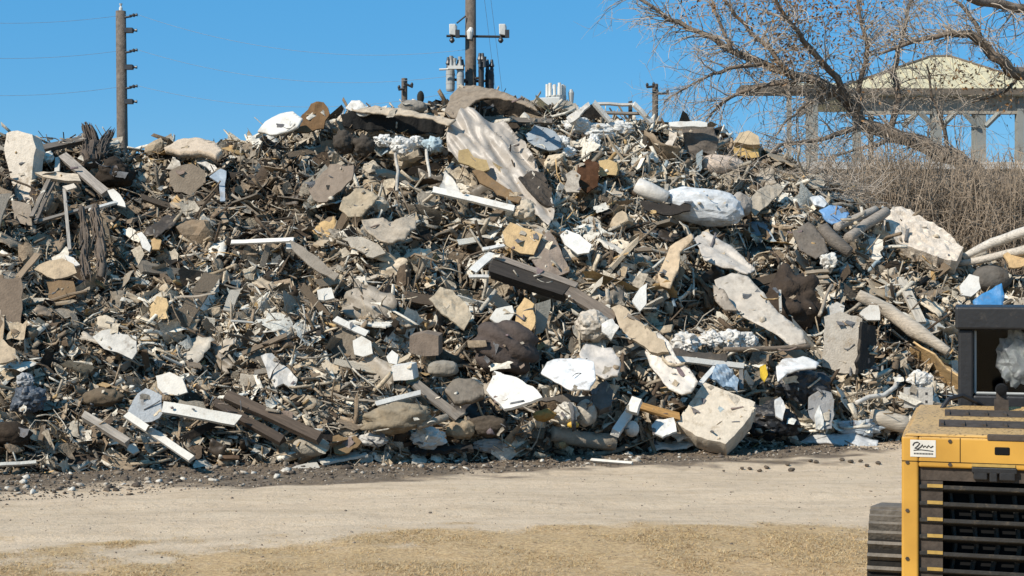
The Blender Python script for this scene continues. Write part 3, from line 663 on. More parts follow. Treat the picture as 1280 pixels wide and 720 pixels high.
panel('grey_felt', 'grey felt sheet lying right of the grey sack', 'sheet', None, [(932,250),(950,238),(972,228),(980,236),(960,256),(944,268)], 'a39888', M_fab, off=.5, cr=.05, jag=1)
panel('white_board', 'white torn board in the right centre below the narrow white roll', 'board', 'white torn board', [(700,294),(708,287),(724,293),(740,306),(736,316),(722,318),(706,306)], 'dedcd7', T, n=(-.15,-.8,.55), off=.6, jag=.6)
panel('white_wedge', 'white pointed scrap standing in the right centre', 'scrap', 'white pointed scrap', [(790,376),(800,360),(809,354),(808,380),(800,389)], 'd9d5ce', T, off=.6)
panel('tan_box', 'square tan box face near the upper right centre', 'box', 'square tan box', [(748,201),(760,199),(771,204),(770,219),(748,218)], 'b9a076', M_board, n=(-.15,-.95,.25), off=.7, ext=(.06,.3,.02))
panel('pale_slab', 'pale upright slab below the square tan box', 'slab', 'pale upright slab', [(707,218),(716,212),(726,219),(724,240),(708,240)], 'b1a595', M_board, off=.6)
panel('brown_rag', 'dark brown sheet hanging left of the square tan box', 'sheet', 'dark brown hanging sheet', [(722,206),(736,196),(748,202),(747,232),(734,242),(722,230)], '4c3526', M_fab, off=.5, cr=.07)
panel('grey_carton', 'blue grey flattened box near the crest right of the draped sheeting', 'box', 'blue grey flattened box', [(656,168),(668,156),(684,160),(700,172),(702,184),(686,188),(668,182)], '8d97a1', M_board, n=(-.15,-.85,.5), off=.6, cr=.025)
for i, (c, rx, ry, tx) in enumerate([((702,178),11,9,'just right of the blue grey flattened box'), ((722,158),15,10,'under the left white rafter'), ((748,164),20,9,'widest, between the two white rafters'),
                                  ((775,160),14,8,'under the right white rafter'), ((742,178),8,10,'lowest, hanging below the widest one'), ((712,190),8,6,'lowest at left, above the dark brown sheet')]):
    blob('white_plastic', f'white plastic heap near the right crest, {tx}', 'plastic', None, c, rx, ry, 'dddcd9', lump=.4, crease=.3, off=.6, group='white plastic heaps near the right crest')
plank('white_rafter', 'white slanting rafter, left one of two on the right crest', 'rafter', 'left white rafter', (743,127),(764,151), 5.5, 'dcd7cf', T, th=.06, off=.8)
plank('white_rafter', 'white slanting rafter, right one of two on the right crest', 'rafter', 'right white rafter', (793,129),(816,153), 5.5, 'e0dcd5', T, th=.06, off=.8)
plank('grey_rail', 'thin grey rail lying level between the two white rafters', 'rail', None, (746,129),(792,130), 3.5, 'b9b2aa', T, off=.7)
plank('brown_rail', 'brown rail lying level below the thin grey rail', 'rail', None, (752,140),(800,141), 3.5, '8a8075', off=.7)
plank('short_post', 'short dark post on the right crest left of the right rafter', 'post', None, (788,148),(788,126), 5, '4b4540', off=.6)
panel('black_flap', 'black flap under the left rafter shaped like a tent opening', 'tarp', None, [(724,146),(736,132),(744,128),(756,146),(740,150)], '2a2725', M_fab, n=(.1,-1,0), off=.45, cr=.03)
panel('grey_flap', 'pale grey sheet leaning on the left side of the black flap', 'sheet', None, [(708,148),(722,140),(736,128),(738,133),(724,147),(712,153)], 'bab5ae', M_plas, n=(-.3,-.7,.65), off=.6, cr=.03)
panel('white_crest_board', 'white level board along the crest left of the bare tree twigs', 'board', 'white level crest board', [(836,153),(866,151),(884,153),(884,158),(850,159),(838,158)], 'd9d6cf', T, off=.6, th=.05)
panel('cream_strip', 'cream bent strip hanging down from the white level crest board', 'strip', None, [(838,158),(846,158),(846,170),(840,182),(826,184),(836,174)], 'cfc0ae', M_board, off=.6, cr=.02)
panel('hanging_rags', 'grey hanging rags in folds right of the cream bent strip', 'rags', 'grey hanging rags', [(852,160),(872,158),(892,160),(898,176),(896,196),(880,190),(866,200),(856,186)], '6b625a', M_fab, n=(0,-.95,.3), off=.6, cr=.1, fold=(0, 5), smooth=True, jag=1)
blob('pink_rubble', 'pale pinkish rubble mound near the right crest', 'rubble', 'pale pinkish rubble', (900,206), 26, 13, 'c7b3a2', mat=M_rough, lump=.3, off=.4, rot=-.1)
panel('yellow_box', 'yellow box standing on the right crest among twigs', 'box', 'yellow crest box', [(918,178),(948,180),(949,196),(930,197),(918,193)], 'c6a870', M_board, n=(-.15,-.97,.15), off=.4, ext=(.08,.35,.02), th=.2)
panel('tan_lid', 'tan arched lid on top of the yellow crest box', 'lid', None, [(916,178),(924,166),(936,163),(948,170),(950,180)], 'b59f7d', M_board, n=(-.15,-.8,.5), off=.35, th=.1)
panel('blue_tarp', 'small bright blue tarp near the right crest', 'tarp', 'small bright blue tarp', [(1024,262),(1036,257),(1052,258),(1062,266),(1056,276),(1040,279),(1030,272)], '6e97c4', M_plas, off=.65, cr=.08, smooth=True)
panel('white_cloth', 'white cloth left above the small bright blue tarp', 'cloth', None, [(1012,248),(1026,244),(1036,252),(1030,260),(1018,258)], 'cdd0d3', M_plas, off=.55, cr=.06)
log('grey_log', 'grey log slanting up right, upper one of two by the blue tarp', 'log', 'upper grey log', [(1046,284),(1072,272),(1094,262)], 5.5, 'a89d90', off=.7)
log('grey_log', 'grey log slanting up right, lower one of two by the blue tarp', 'log', 'lower grey log', [(1060,298),(1082,282),(1108,264)], 6.5, '9b8f82', off=.75)
log('dark_log', 'dark grey log slanting down right left of the two grey logs', 'log', 'dark grey log', [(1028,286),(1044,302),(1062,316)], [9,9,7], '6d645b', off=.7)
panel('pale_mound_slab', 'big pale pinkish slab sloping down at the right end of the heap', 'slab', 'big pale pinkish slab', [(1104,276),(1116,260),(1136,262),(1152,272),(1172,282),(1192,296),(1204,312),(1196,326),(1172,322),(1150,312),(1128,302),(1108,292)], 'cfc1b1', M_rough, n=(-.1,-.72,.68), off=.5, cr=.09, g=.06, th=.3)
panel('grey_box', 'upright grey plasterboard box with its right side painted dark as shade', 'box', 'upright grey box', [(1030,396),(1050,389),(1078,398),(1076,430),(1070,468),(1048,466),(1028,458),(1030,425)], 'b2a99d', M_foam, n=(-.2,-.97,.15), off=.7, th=.04)
panel('box_side', 'panel painted black as the shaded right side of the upright grey box', 'panel', None, [(1078,402),(1096,408),(1094,455),(1072,468),(1075,430)], '262320', M_board, n=(.8,-.6,.05), off=.5, th=.04)  # shade on the right of the box, put into a black colour
panel('box_flap', 'pale torn flap on top of the upright grey box', 'flap', None, [(1034,384),(1046,377),(1056,382),(1054,392),(1036,394)], 'b5aea4', M_board, off=.6)
panel('white_flap', 'white pointed flap right above the upright grey box', 'flap', None, [(1074,392),(1090,378),(1098,382),(1100,400),(1084,400)], 'd5cec3', T, off=.7)
log('pale_log', 'long pale peeled log slanting down right at the right end', 'log', 'long pale log', [(1072,368),(1110,388),(1142,412),(1186,440)], [7,9,10,6], 'b9aa97', off=.75, nseg=12)
plank('pale_board', 'pale board slanting down onto the long pale log', 'board', 'pale slanting board', (1126,346),(1152,402), 12, 'b8ad9d', th=.05, off=.7)
blob('hollow_shade', 'black brown lump painting the shade of the hollow left of the upright grey box', 'shade lump', 'painted hollow shade', (985,378), 34, 36, '40342a', mat=M_rough, lump=.45, crease=.3, off=.25)  # dark lump put in for the shade inside a hollow
plank('white_lath', 'thin white lath hanging in the painted hollow shade', 'lath', None, (975,362),(976,388), 3, 'b8b0a4', T, off=.75)
for i, v in enumerate((338, 345, 352)):
    plank('tan_slat', f'tan slat of the small stack above the painted hollow shade, {("top","middle","bottom")[i]} one', 'slat', None, (1008,v+2),(1036,v), 4.5, 'b19a7d', off=.7, group='small stack of tan slats')
log('thin_stick', 'thin forked stick leaning left of the upright grey box', 'stick', None, [(1024,395),(1032,372),(1040,356)], 2.2, 'a3927d', off=.8)
panel('white_cap', 'white sheet capping the black bag right of the rusty pole', 'sheet', 'white cap sheet', [(970,458),(978,449),(1004,446),(1024,452),(1020,460),(1000,462),(984,468),(972,478)], 'd5d4d3', M_plas, n=(-.1,-.65,.75), off=.75, cr=.04, smooth=True)
blob('black_lump', 'black shiny rubbish bag under the white cap sheet', 'rubbish bag', 'black shiny bag', (1003,480), 30, 22, '33363b', mat=M_plas, lump=.3, crease=.3, off=.45)
blob('black_lump', 'black lump painting the shade right of the foam mattress', 'rubbish bag', 'black shade lump', (965,525), 30, 22, '26272a', mat=M_plas, lump=.3, crease=.3, off=.4)  # black lump put in for the shade beside the mattress
panel('yellow_rag', 'yellow small rag hanging under the rusty level pole', 'rag', 'small yellow rag', [(950,458),(957,455),(960,468),(956,476),(951,470)], 'c9a83c', M_fab, off=.7, cr=.03)
plank('grey_lath', 'grey upright lath left of the small yellow rag', 'lath', None, (926,450),(927,486), 5, '6c6a68', T, off=.7)
panel('grey_bin', 'grey plastic bin lying open at the right foot', 'bin', 'grey plastic bin', [(1011,498),(1024,489),(1040,492),(1042,512),(1040,535),(1024,534),(1012,520)], '92908f', M_board, n=(.1,-.9,.4), off=.7, ext=(.05,.25,.0), th=.1)
panel('white_leaf', 'white curled sheet left of the grey plastic bin', 'sheet', None, [(968,500),(976,494),(982,510),(978,526),(970,520)], 'bdbcba', M_plas, off=.6, cr=.05)
panel('white_leaf', 'white pointed sheet inside the mouth of the grey plastic bin', 'sheet', None, [(1018,520),(1024,506),(1030,524),(1030,536),(1020,536)], 'd9d5cd', M_plas, off=.9, cr=.03)
panel('foot_plastic', 'grey white plastic sheet spread on the soil at the right foot', 'plastic sheet', 'spread foot plastic', [(968,550),(1000,538),(1012,543),(1040,545),(1070,542),(1098,549),(1096,556),(1060,560),(1034,554),(1000,552)], 'bfc0c1', M_plas, n=(-.05,-.45,.88), off=.4, cr=.05, smooth=True)
blob('wrapped_plastic', 'blue white crumpled plastic heap on the spread foot plastic', 'plastic', 'blue white crumpled plastic', (1076,535), 26, 10, 'a9b1b8', lump=.35, crease=.35, off=.5)
log('pale_log', 'short pale log with a cut end beside the yellow machine', 'log', 'short pale log', [(1090,520),(1112,526),(1132,531)], [9,11,11], 'bdb09e', M_wood, off=.7, nseg=14, wob=.04)
log('white_hose', 'white curved hose above the short pale log', 'hose', 'white curved hose', [(1070,504),(1086,496),(1104,494),(1118,484),(1124,470)], 3.0, 'c9c2b8', M_plas, off=.8)
blob('white_bag', 'white bag on top of the concrete block by the yellow machine', 'bag', None, (1150,474), 13, 10, 'd3d0cb', lump=.3, crease=.3, off=.8)
panel('hull_sheet', 'grey brown curved hood near the two grey logs', 'hood', None, [(990,290),(1010,278),(1026,292),(1036,316),(1020,324),(1000,312)], '6f665d', M_fab, off=.4, cr=.06, smooth=True)
blob('white_bag', 'white knotted bag above the small stack of tan slats', 'bag', 'white knotted bag', (1036,327), 9, 10, 'd2cec7', lump=.3, crease=.3, off=.7)
# behind the machine
log('white_trunk', 'long whitish trunk lying behind the machine cab, upper one of two', 'trunk', 'upper whitish trunk', [(1204,322),(1240,303),(1292,286)], [4,6,7], 'cfc6ba', off=.6)
log('white_trunk', 'long whitish trunk lying behind the machine cab, lower one of two', 'trunk', 'lower whitish trunk', [(1196,330),(1240,322),(1292,310)], [4,5,6], 'c1b6a8', off=.6)
blob('grey_dome', 'dark grey domed sack behind the machine cab', 'sack', 'dark grey domed sack', (1240,348), 24, 17, '645f5a', mat=M_fab, lump=.15, off=.5)
panel('white_scrap', 'white torn sheet left of the dark grey domed sack', 'sheet', 'white torn sheet by the cab', [(1200,356),(1212,342),(1224,346),(1226,360),(1214,370),(1202,368)], 'dbd6ce', T, off=.6, cr=.03)
panel('blue_barrel', 'bright blue bent plastic barrel shell above the machine cab', 'barrel', 'bright blue barrel shell', [(1216,376),(1230,366),(1252,354),(1256,370),(1254,386),(1240,388),(1218,386)], '3f7fb5', M_plas, n=(-.2,-.85,.45), off=.7, cr=.05, smooth=True, th=.05)
panel('tan_roofing', 'tan flat panel behind the cab under the lower whitish trunk', 'panel', 'tan panel by the cab', [(1254,318),(1292,314),(1292,332),(1262,334)], 'c9a97d', M_board, off=.5)
plank('white_strip', 'thin white strip lying on the soil below the grey carpet roll', 'strip', 'thin white soil strip', (738,574),(790,578), 3.5, 'd8d2c8', T, off=.45)

# concrete block, the shade in its hollows painted as dark patches
def concrete_block():
    d = surf_depth(1148, 498) - .9
    P = at(1148, 510, d)
    w, h, t = .38, .27, .19
    root = empty('concrete_block', P, -.25)
    tag(root, 'grey hollow concrete block standing beside the yellow machine', 'concrete block')
    m = MB(); m.box((-w/2, 0, 0), (w/2, t, h))
    m.build('block_body', M_conc, root)
    k = MB()
    for x in (-.11, .09):
        for z in (.07, .18):
            k.box((x, -.004, z), (x + .03, .02, z + .035))
    k.build('hole_shade', M_dkmet, root)
    REFS.append(('hollow concrete block', 1148, 498)); mark([(1130,486),(1166,486),(1166,512),(1130,512)], lambda gx, gy: d)
M_conc = surf('concrete', 'const', lin('a9a59f'), rough=.95, lo=.75, hi=1.1, scale=14, bump=.4)
concrete_block()
# ---------------------------------------------------------------- the mound's own mesh, hollowed where a big piece lies
_u, _v = proj(PG)
_ix = (_u / 2).astype(int); _iy = (_v / 2).astype(int)
_in = (_ix >= 0) & (_ix < 640) & (_iy >= 0) & (_iy < 360) & (PG[..., 1] > 5) & (TT < 1.05) & (TT > .03)
_hd = np.where(_in, HB[np.clip(_iy, 0, 359), np.clip(_ix, 0, 639)], np.inf)
_k = np.where(np.isfinite(_hd) & (PG[..., 1] < _hd + .16), (_hd + .16) / np.maximum(PG[..., 1], .1), 1.0)
_k = np.clip(_k, 1, 1.06)
PG = np.array([0, 0, CAMZ]) + (PG - np.array([0, 0, CAMZ])) * _k[..., None]
vs = PG.reshape(-1, 3)
fs = [(i*NT+j, (i+1)*NT+j, (i+1)*NT+j+1, i*NT+j+1) for i in range(NU-1) for j in range(NT-1)]
mound = mesh_obj('mound', vs, fs, M_core, smooth=True)
tag(mound, 'earthy core of the long heap of demolition debris, darkened to paint gap shade', 'mound', kind='structure')

# ---------------------------------------------------------------- countless small litter of the heap
def norml(a): return a / (np.linalg.norm(a, axis=-1, keepdims=True) + 1e-9)

def t_box():
    v = np.array([(x, y, z) for z in (-.5, .5) for x, y in ((-.5,-.5),(.5,-.5),(.5,.5),(-.5,.5))], float)
    f = np.array([(0,3,2,1),(4,5,6,7),(0,1,5,4),(1,2,6,5),(2,3,7,6),(3,0,4,7)])
    return v, f
def t_sheet(k=4):
    v = np.array([(x, y, 0) for x in np.linspace(-.5,.5,k) for y in np.linspace(-.5,.5,k)], float)
    f = np.array([(i*k+j, (i+1)*k+j, (i+1)*k+j+1, i*k+j+1) for i in range(k-1) for j in range(k-1)])
    return v, f
def t_chunk():
    bm = bmesh.new(); bmesh.ops.create_icosphere(bm, subdivisions=1, radius=.5)
    v = np.array([tuple(q.co) for q in bm.verts]); f = np.array([[q.index for q in fa.verts] for fa in bm.faces]); bm.free()
    return v, f
def t_bent(k=5):
    vs = []
    for i in range(k):
        x = i/(k-1) - .5
        for y, z in ((-.5,-.5),(.5,-.5),(.5,.5),(-.5,.5)): vs.append((x, y, z))
    f = [(i*4+q, i*4+(q+1)%4, (i+1)*4+(q+1)%4, (i+1)*4+q) for i in range(k-1) for q in range(4)] + [(0,3,2,1), ((k-1)*4,(k-1)*4+1,(k-1)*4+2,(k-1)*4+3)]
    return np.array(vs, float), np.array(f)

def batch(tv, pos, X, Y, Z, S, jit, bend=0.0, wave=0.0):
    n = len(pos)
    v = np.repeat(tv[None], n, 0) + rng.normal(0, 1, (n, len(tv), 3)) * jit
    if wave:
        ph = rng.uniform(0, 6.3, (n, 1)); fr = rng.uniform(2, 6, (n, 1)); a2 = rng.uniform(0, 6.3, (n, 1))
        arg = (v[..., 0] * np.cos(a2) + v[..., 1] * np.sin(a2)) * fr + ph
        v[..., 2] += np.sin(arg) * rng.uniform(.3, 1, (n, 1)) * wave / np.maximum(S[:, 2:3], 1e-4) * S[:, 0:1]
    if bend:
        b = rng.normal(0, bend, (n, 1))
        v[..., 1] += b * (v[..., 0] ** 2) * S[:, 0:1] / S[:, 1:2]
        b = rng.normal(0, bend, (n, 1))
        v[..., 2] += b * (v[..., 0] ** 2) * S[:, 0:1] / S[:, 2:3]
    v = v * S[:, None, :]
    return pos[:, None] + v[..., 0:1] * X[:, None] + v[..., 1:2] * Y[:, None] + v[..., 2:3] * Z[:, None]

def bulk(name, parts, mat, smooth=False):
    V = []; F = []; C = []; K = []; off = 0
    for (v, f, c) in parts:
        n, m = v.shape[0], v.shape[1]
        V.append(v.reshape(-1, 3)); C.append(np.repeat(c, m, 0))
        ff = (f[None] + (np.arange(n) * m)[:, None, None] + off).reshape(-1, f.shape[1])
        F.append(ff); off += n * m
    V = np.concatenate(V); C = np.concatenate(C)
    loops = np.concatenate([f.ravel() for f in F]); cnt = np.concatenate([np.full(len(f), f.shape[1]) for f in F])
    me = bpy.data.meshes.new(name)
    me.vertices.add(len(V)); me.vertices.foreach_set('co', V.ravel().astype(np.float32))
    me.loops.add(len(loops)); me.loops.foreach_set('vertex_index', loops.astype(np.int32))
    me.polygons.add(len(cnt)); me.polygons.foreach_set('loop_start', np.concatenate([[0], np.cumsum(cnt)[:-1]]).astype(np.int32))
    me.update(calc_edges=True)
    at_ = me.color_attributes.new('Col', 'FLOAT_COLOR', 'POINT')
    at_.data.foreach_set('color', np.concatenate([C, np.ones((len(C), 1))], 1).ravel().astype(np.float32))
    if smooth: me.polygons.foreach_set('use_smooth', [True] * len(me.polygons))
    me.materials.append(mat)
    return link(bpy.data.objects.new(name, me))

PAL = {
 'grey': ['9b9186','a89f94','b3a89c','8a8075','bfb6ab','7a7167'],
 'brown': ['786755','877562','655546','93806c','56483c','9d8b77'],
 'beige': ['b7a58e','c4b49f','a8967f','cdbfac','d3c6b5'],
 'tan': ['b39a74','bfa27a','a58a64'],
 'white': ['dfdad3','e8e4de','d6d0c8','cfcac4','f0eeea'],
 'dark': ['41382f','352e28','4b4036','2e2823'],
 'blue': ['8296aa','9fb0bd','6f87a0'],
}
PALN = list(PAL)
PALA = {k: np.array([lin(h) for h in v]) for k, v in PAL.items()}
def mixcol(p, u, v, whites=1.0):
    """colour of each fragment: neighbourhoods share a mix, like the loads tipped there"""
    n = len(p)
    a = fbm(p * .55, 41, 2)[:, None]; b = fbm(p * .8, 77, 2)[:, None]
    left = np.clip((480 - u) / 400, 0, 1)[:, None]; up = np.clip((300 - v) / 160, 0, 1)[:, None]
    w = np.concatenate([np.full((n,1), .30) + .25*up + .15*b, .30 + .34*a + .16*left, .20 - .2*a + .1*b, np.full((n,1), .025),
                        (.19 - .32*a + .08*up - .06*left) * whites, .10 + .14*a + .03*left, np.full((n,1), .008)], 1)
    w = np.clip(w, .004, None); w /= w.sum(1, keepdims=True)
    k = (rng.random((n, 1)) > np.cumsum(w, 1)).sum(1).clip(0, len(PALN)-1)
    out = np.zeros((n, 3))
    for i, nm in enumerate(PALN):
        s = k == i
        out[s] = PALA[nm][rng.integers(0, len(PAL[nm]), s.sum())]
    return out * rng.uniform(.7, 1.06, (n, 1)) * np.array([1.03, 1.0, .92])

def scatter(n, tlo=-.0, thi=1.12, u0=-330, u1=1390):
    u = rng.uniform(u0, u1, n); t = rng.uniform(tlo, thi, n)
    p, nn = sample(u, t)
    return p, nn

def frames(nn, tilt, lean):
    """long axis X mostly lying on the slope, Z roughly the slope normal"""
    n = len(nn)
    nn = norml(nn + rng.normal(0, tilt, (n, 3)))
    ref = np.tile(np.array([[1.0, 0, 0]]), (n, 1))
    X = norml(ref - nn * (ref * nn).sum(1, keepdims=True)); Y = np.cross(nn, X)
    a = rng.normal(0, .6, n) + np.where(rng.random(n) < .22, math.pi/2, 0)
    X2 = X * np.cos(a)[:, None] + Y * np.sin(a)[:, None]
    X2 = norml(X2 + nn * rng.normal(0, lean, (n, 1)))
    Y2 = norml(np.cross(nn, X2)); Z2 = np.cross(X2, Y2)
    return X2, Y2, Z2

def clear_of_big(p, margin=.02):
    u, v = proj(p)
    ix = np.clip((u / 2).astype(int), 0, 639); iy = np.clip((v / 2).astype(int), 0, 359)
    hd = HB[iy, ix]
    inside = (u > 0) & (u < 1280) & (v > 0) & (v < 720)
    dist = p[:, 1]
    return ~(inside & np.isfinite(hd) & (dist < hd + margin))

def kindset(n, size, asp, tf, tilt, lean, lift, jit, bend=0, wave=0, whites=1.0, smin=.02, tlo=0.0, thi=1.1, smax=3.0, wmax=.12):
    p, nn = scatter(n, tlo=tlo, thi=thi)
    s = np.exp(rng.normal(math.log(size), .5, n)).clip(smin, size * smax)
    X, Y, Z = frames(nn, tilt, lean)
    p = p + nn * rng.uniform(-.6, 1, (n, 1)) * lift
    s = s * (1 - .28 * np.clip((560 - proj(p)[0]) / 400, 0, 1))
    h = s[:, None] * .45
    ok = clear_of_big(p, .04) & clear_of_big(p + X * h, .04) & clear_of_big(p - X * h, .04)
    p, X, Y, Z, s = p[ok], X[ok], Y[ok], Z[ok], s[ok]
    n = len(p)
    S = np.stack([s, np.clip(s * rng.uniform(asp[0], asp[1], n), .006, wmax * 3 if tf[0].shape[0] in (16, 25, 12) else wmax), np.clip(s * rng.uniform(asp[2], asp[3], n), .004, .2)], 1)
    u, v = proj(p)
    return batch(tf[0], p, X, Y, Z, S, jit, bend, wave), tf[1], mixcol(p, u, v, whites)

wood = [kindset(60000, .175, (.06,.24,.03,.09), t_box(), .42, .26, .13, .035),
        kindset(9000, .36, (.04,.1,.02,.06), t_bent(), .45, .35, .18, .03, bend=.35, smax=2.6, wmax=.06)]
tag(bulk('splintered_wood', wood, M_frag), 'countless small splinters and broken laths covering the debris heap', 'splinters', kind='stuff')
rub = [kindset(8000, .08, (.6,1.1,.4,.9), t_chunk(), .6, .5, .1, .09, wmax=.3), kindset(1000, .16, (.6,1.1,.4,.8), t_chunk(), .6, .4, .1, .1, wmax=.3)]
tag(bulk('small_rubble', rub, M_frag), 'countless small lumps of rubble and plaster covering the debris heap', 'rubble', kind='stuff')
she = [kindset(34000, .145, (.22,.8,.02,.03), t_sheet(), .6, .35, .15, .07, wave=.14, whites=1.5), kindset(2600, .32, (.4,1.0,.02,.03), t_sheet(5), .6, .35, .18, .06, wave=.14, whites=1.3)]
tag(bulk('torn_sheets', she, M_frag), 'countless small torn scraps of sheet covering the debris heap', 'scraps', kind='stuff')
twg = [kindset(15000, .34, (.016,.034,.016,.034), t_bent(6), .6, .4, .18, .01, bend=.9, whites=.25, smin=.1, thi=1.0, smax=2.2)]
tag(bulk('twigs', twg, M_frag), 'countless thin twigs and wires sticking out of the debris heap', 'twigs', kind='stuff')

# dust, crumbs and straws lying on the faces of the big pieces
def on_big(n, size, asp, tf, jit, bend=0, wave=0):
    iy, ix = np.nonzero(np.isfinite(HB)); k = rng.integers(0, len(ix), n)
    u = ix[k] * 2 + rng.uniform(0, 2, n); v = iy[k] * 2 + rng.uniform(0, 2, n); d = HB[iy[k], ix[k]] - rng.uniform(-.01, .012, n)
    p = np.stack([(u - 640) / FOC * d, d, CAMZ + (360 - v) / FOC * d], -1)
    nn = np.tile(norml(np.array([[-.1, -.8, .6]])), (n, 1)); X, Y, Z = frames(nn, .25, .12)
    s = np.exp(rng.normal(math.log(size), .5, n)).clip(.015, size * 3)
    S = np.stack([s, np.clip(s * rng.uniform(asp[0], asp[1], n), .005, .1), np.clip(s * rng.uniform(asp[2], asp[3], n), .004, .1)], 1)
    return batch(tf[0], p, X, Y, Z, S, jit, bend, wave), tf[1], np.maximum(mixcol(p, u, v, .8), .12)
lit = [on_big(130, .05, (.4,1,.3,.7), t_chunk(), .1), on_big(130, .15, (.04,.12,.03,.06), t_bent(), .03, bend=.5), on_big(170, .1, (.4,1,.02,.03), t_sheet(), .08, wave=.14), on_big(60, .1, (.1,.3,.05,.1), t_box(), .05)]
tag(bulk('surface_litter', lit, M_frag), 'countless crumbs and straws lying on the larger pieces of the heap', 'litter', kind='stuff')

# ---------------------------------------------------------------- pieces one can count
def jitmesh(name, kind, seed):
    r = np.random.default_rng(seed); rr = random.Random(seed)
    m = MB()
    if kind == 'board':
        K = 5; vs = []
        b1, b2 = rr.uniform(-.05, .05), rr.uniform(-.03, .03)
        for i in range(K + 1):
            x = i / K - .5
            for y, z in ((-.5,-.5),(.5,-.5),(.5,.5),(-.5,.5)):
                e = rr.uniform(-.06, .06) if i in (0, K) else 0
                vs.append((x + e, y * (1 + rr.uniform(-.12, .12)) + b1 * (x*x*4-.5), z + b2 * 10 * (x*x*4-.5)))
        fs = [(i*4+q, i*4+(q+1)%4, (i+1)*4+(q+1)%4, (i+1)*4+q) for i in range(K) for q in range(4)] + [(0,3,2,1), (K*4,K*4+1,K*4+2,K*4+3)]
        m.add(vs, fs)
    elif kind in ('stick', 'branch', 'pipe'):
        K = 7; b = [0, .04, .16, .008][('', 'stick', 'branch', 'pipe').index(kind)]
        s0 = rr.uniform(0, 90)
        pts = [(i/K - .5, mnoise.noise((i*.5, s0, 0)) * b, mnoise.noise((i*.5, s0, 5)) * b) for i in range(K+1)]
        rad = [.5 * .04 * (1.15 - (.7 if kind == 'branch' else .25 if kind == 'stick' else 0) * i/K) for i in range(K+1)]
        m.tube(pts, rad, 7 if kind != 'pipe' else 10)
        if kind == 'branch':
            for j in range(3):
                i = rr.randint(2, K-1); p = Vector(pts[i]); d = Vector((rr.uniform(.3, 1), rr.uniform(-1, 1), rr.uniform(-1, 1))).normalized() * rr.uniform(.15, .3)
                m.tube([p, p + d * .5 + Vector((0, 0, .02)), p + d], [rad[i]*.6, rad[i]*.45, rad[i]*.2], 5)
    elif kind == 'chunk':
        bm = bmesh.new(); bmesh.ops.create_icosphere(bm, subdivisions=2, radius=.5)
        ax = [Vector((rr.gauss(0,1), rr.gauss(0,1), rr.gauss(0,1))).normalized() for _ in range(7)]
        vs = []
        for v in bm.verts:
            p = v.co.copy()
            for a in ax:
                d = p.dot(a)
                if d > .3: p -= a * (d - .3)
            p *= 1 + .1 * mnoise.noise(p * 6 + Vector((seed, 0, 0)))
            vs.append(p)
        m.add(vs, [tuple(v.index for v in f.verts) for f in bm.faces]); bm.free()
    elif kind in ('sheet', 'card', 'panel'):
        k = 9; amp = {'sheet': .16, 'card': .07, 'panel': .012}[kind]
        s0 = rr.uniform(0, 90); n = 11
        rad = [rr.uniform(.38, .6) for _ in range(n)]
        vs, grid = [], []
        for i in range(k):
            for j in range(k):
                x, y = i/(k-1)-.5, j/(k-1)-.5
                ex = (mnoise.noise((y*4, s0, 1)) * .16 if abs(x) > .49 else 0); ey = (mnoise.noise((x*4, s0, 2)) * .16 if abs(y) > .49 else 0)
                z = mnoise.noise((x*2.2+s0, y*2.2, 0)) * amp + (1-2*abs(mnoise.noise((x*3+s0, y*3, 9)))) * amp * .5
                if kind == 'card' and x > .1: z += (x-.1) * rr.choice((.6,)) * (1 if seed % 2 else -1)
                vs.append((x + ex, y + ey + x * (.25 if seed % 3 == 0 else -.1), z))
        th = .03 if kind == 'panel' else .012
        N = len(vs)
        fs = [(i*k+j, (i+1)*k+j, (i+1)*k+j+1, i*k+j+1) for i in range(k-1) for j in range(k-1)]
        bs = [tuple(q + N for q in reversed(f)) for f in fs]
        bd = [i*k for i in range(k)] + [(k-1)*k+j for j in range(1, k)] + [i*k+k-1 for i in range(k-2, -1, -1)] + [j for j in range(k-2, 0, -1)]
        sd = [(bd[i], bd[i]+N, bd[(i+1)%len(bd)]+N, bd[(i+1)%len(bd)]) for i in range(len(bd))]
        m.add(vs + [(x, y, z - th) for x, y, z in vs], fs + bs + sd)
    elif kind == 'bag':
        bm = bmesh.new(); bmesh.ops.create_icosphere(bm, subdivisions=3, radius=.5)
        vs = []
        for v in bm.verts:
            p = v.co.copy(); q = p * 3 + Vector((seed*1.7, 0, 0))
            p *= 1 + .28 * mnoise.noise(q) + .3 * (abs(mnoise.noise(q*.8)) * 2 - .4) + .2 * (abs(mnoise.noise(q*1.7)) * 2 - .4)
            vs.append(p)
        m.add(vs, [tuple(v.index for v in f.verts) for f in bm.faces]); bm.free()
    me = bpy.data.meshes.new(name)
    me.from_pydata([tuple(v) for v in m.v], [], m.f); me.update()
    if kind in ('sheet', 'branch', 'pipe', 'card'): me.polygons.foreach_set('use_smooth', [True] * len(me.polygons))
    return me

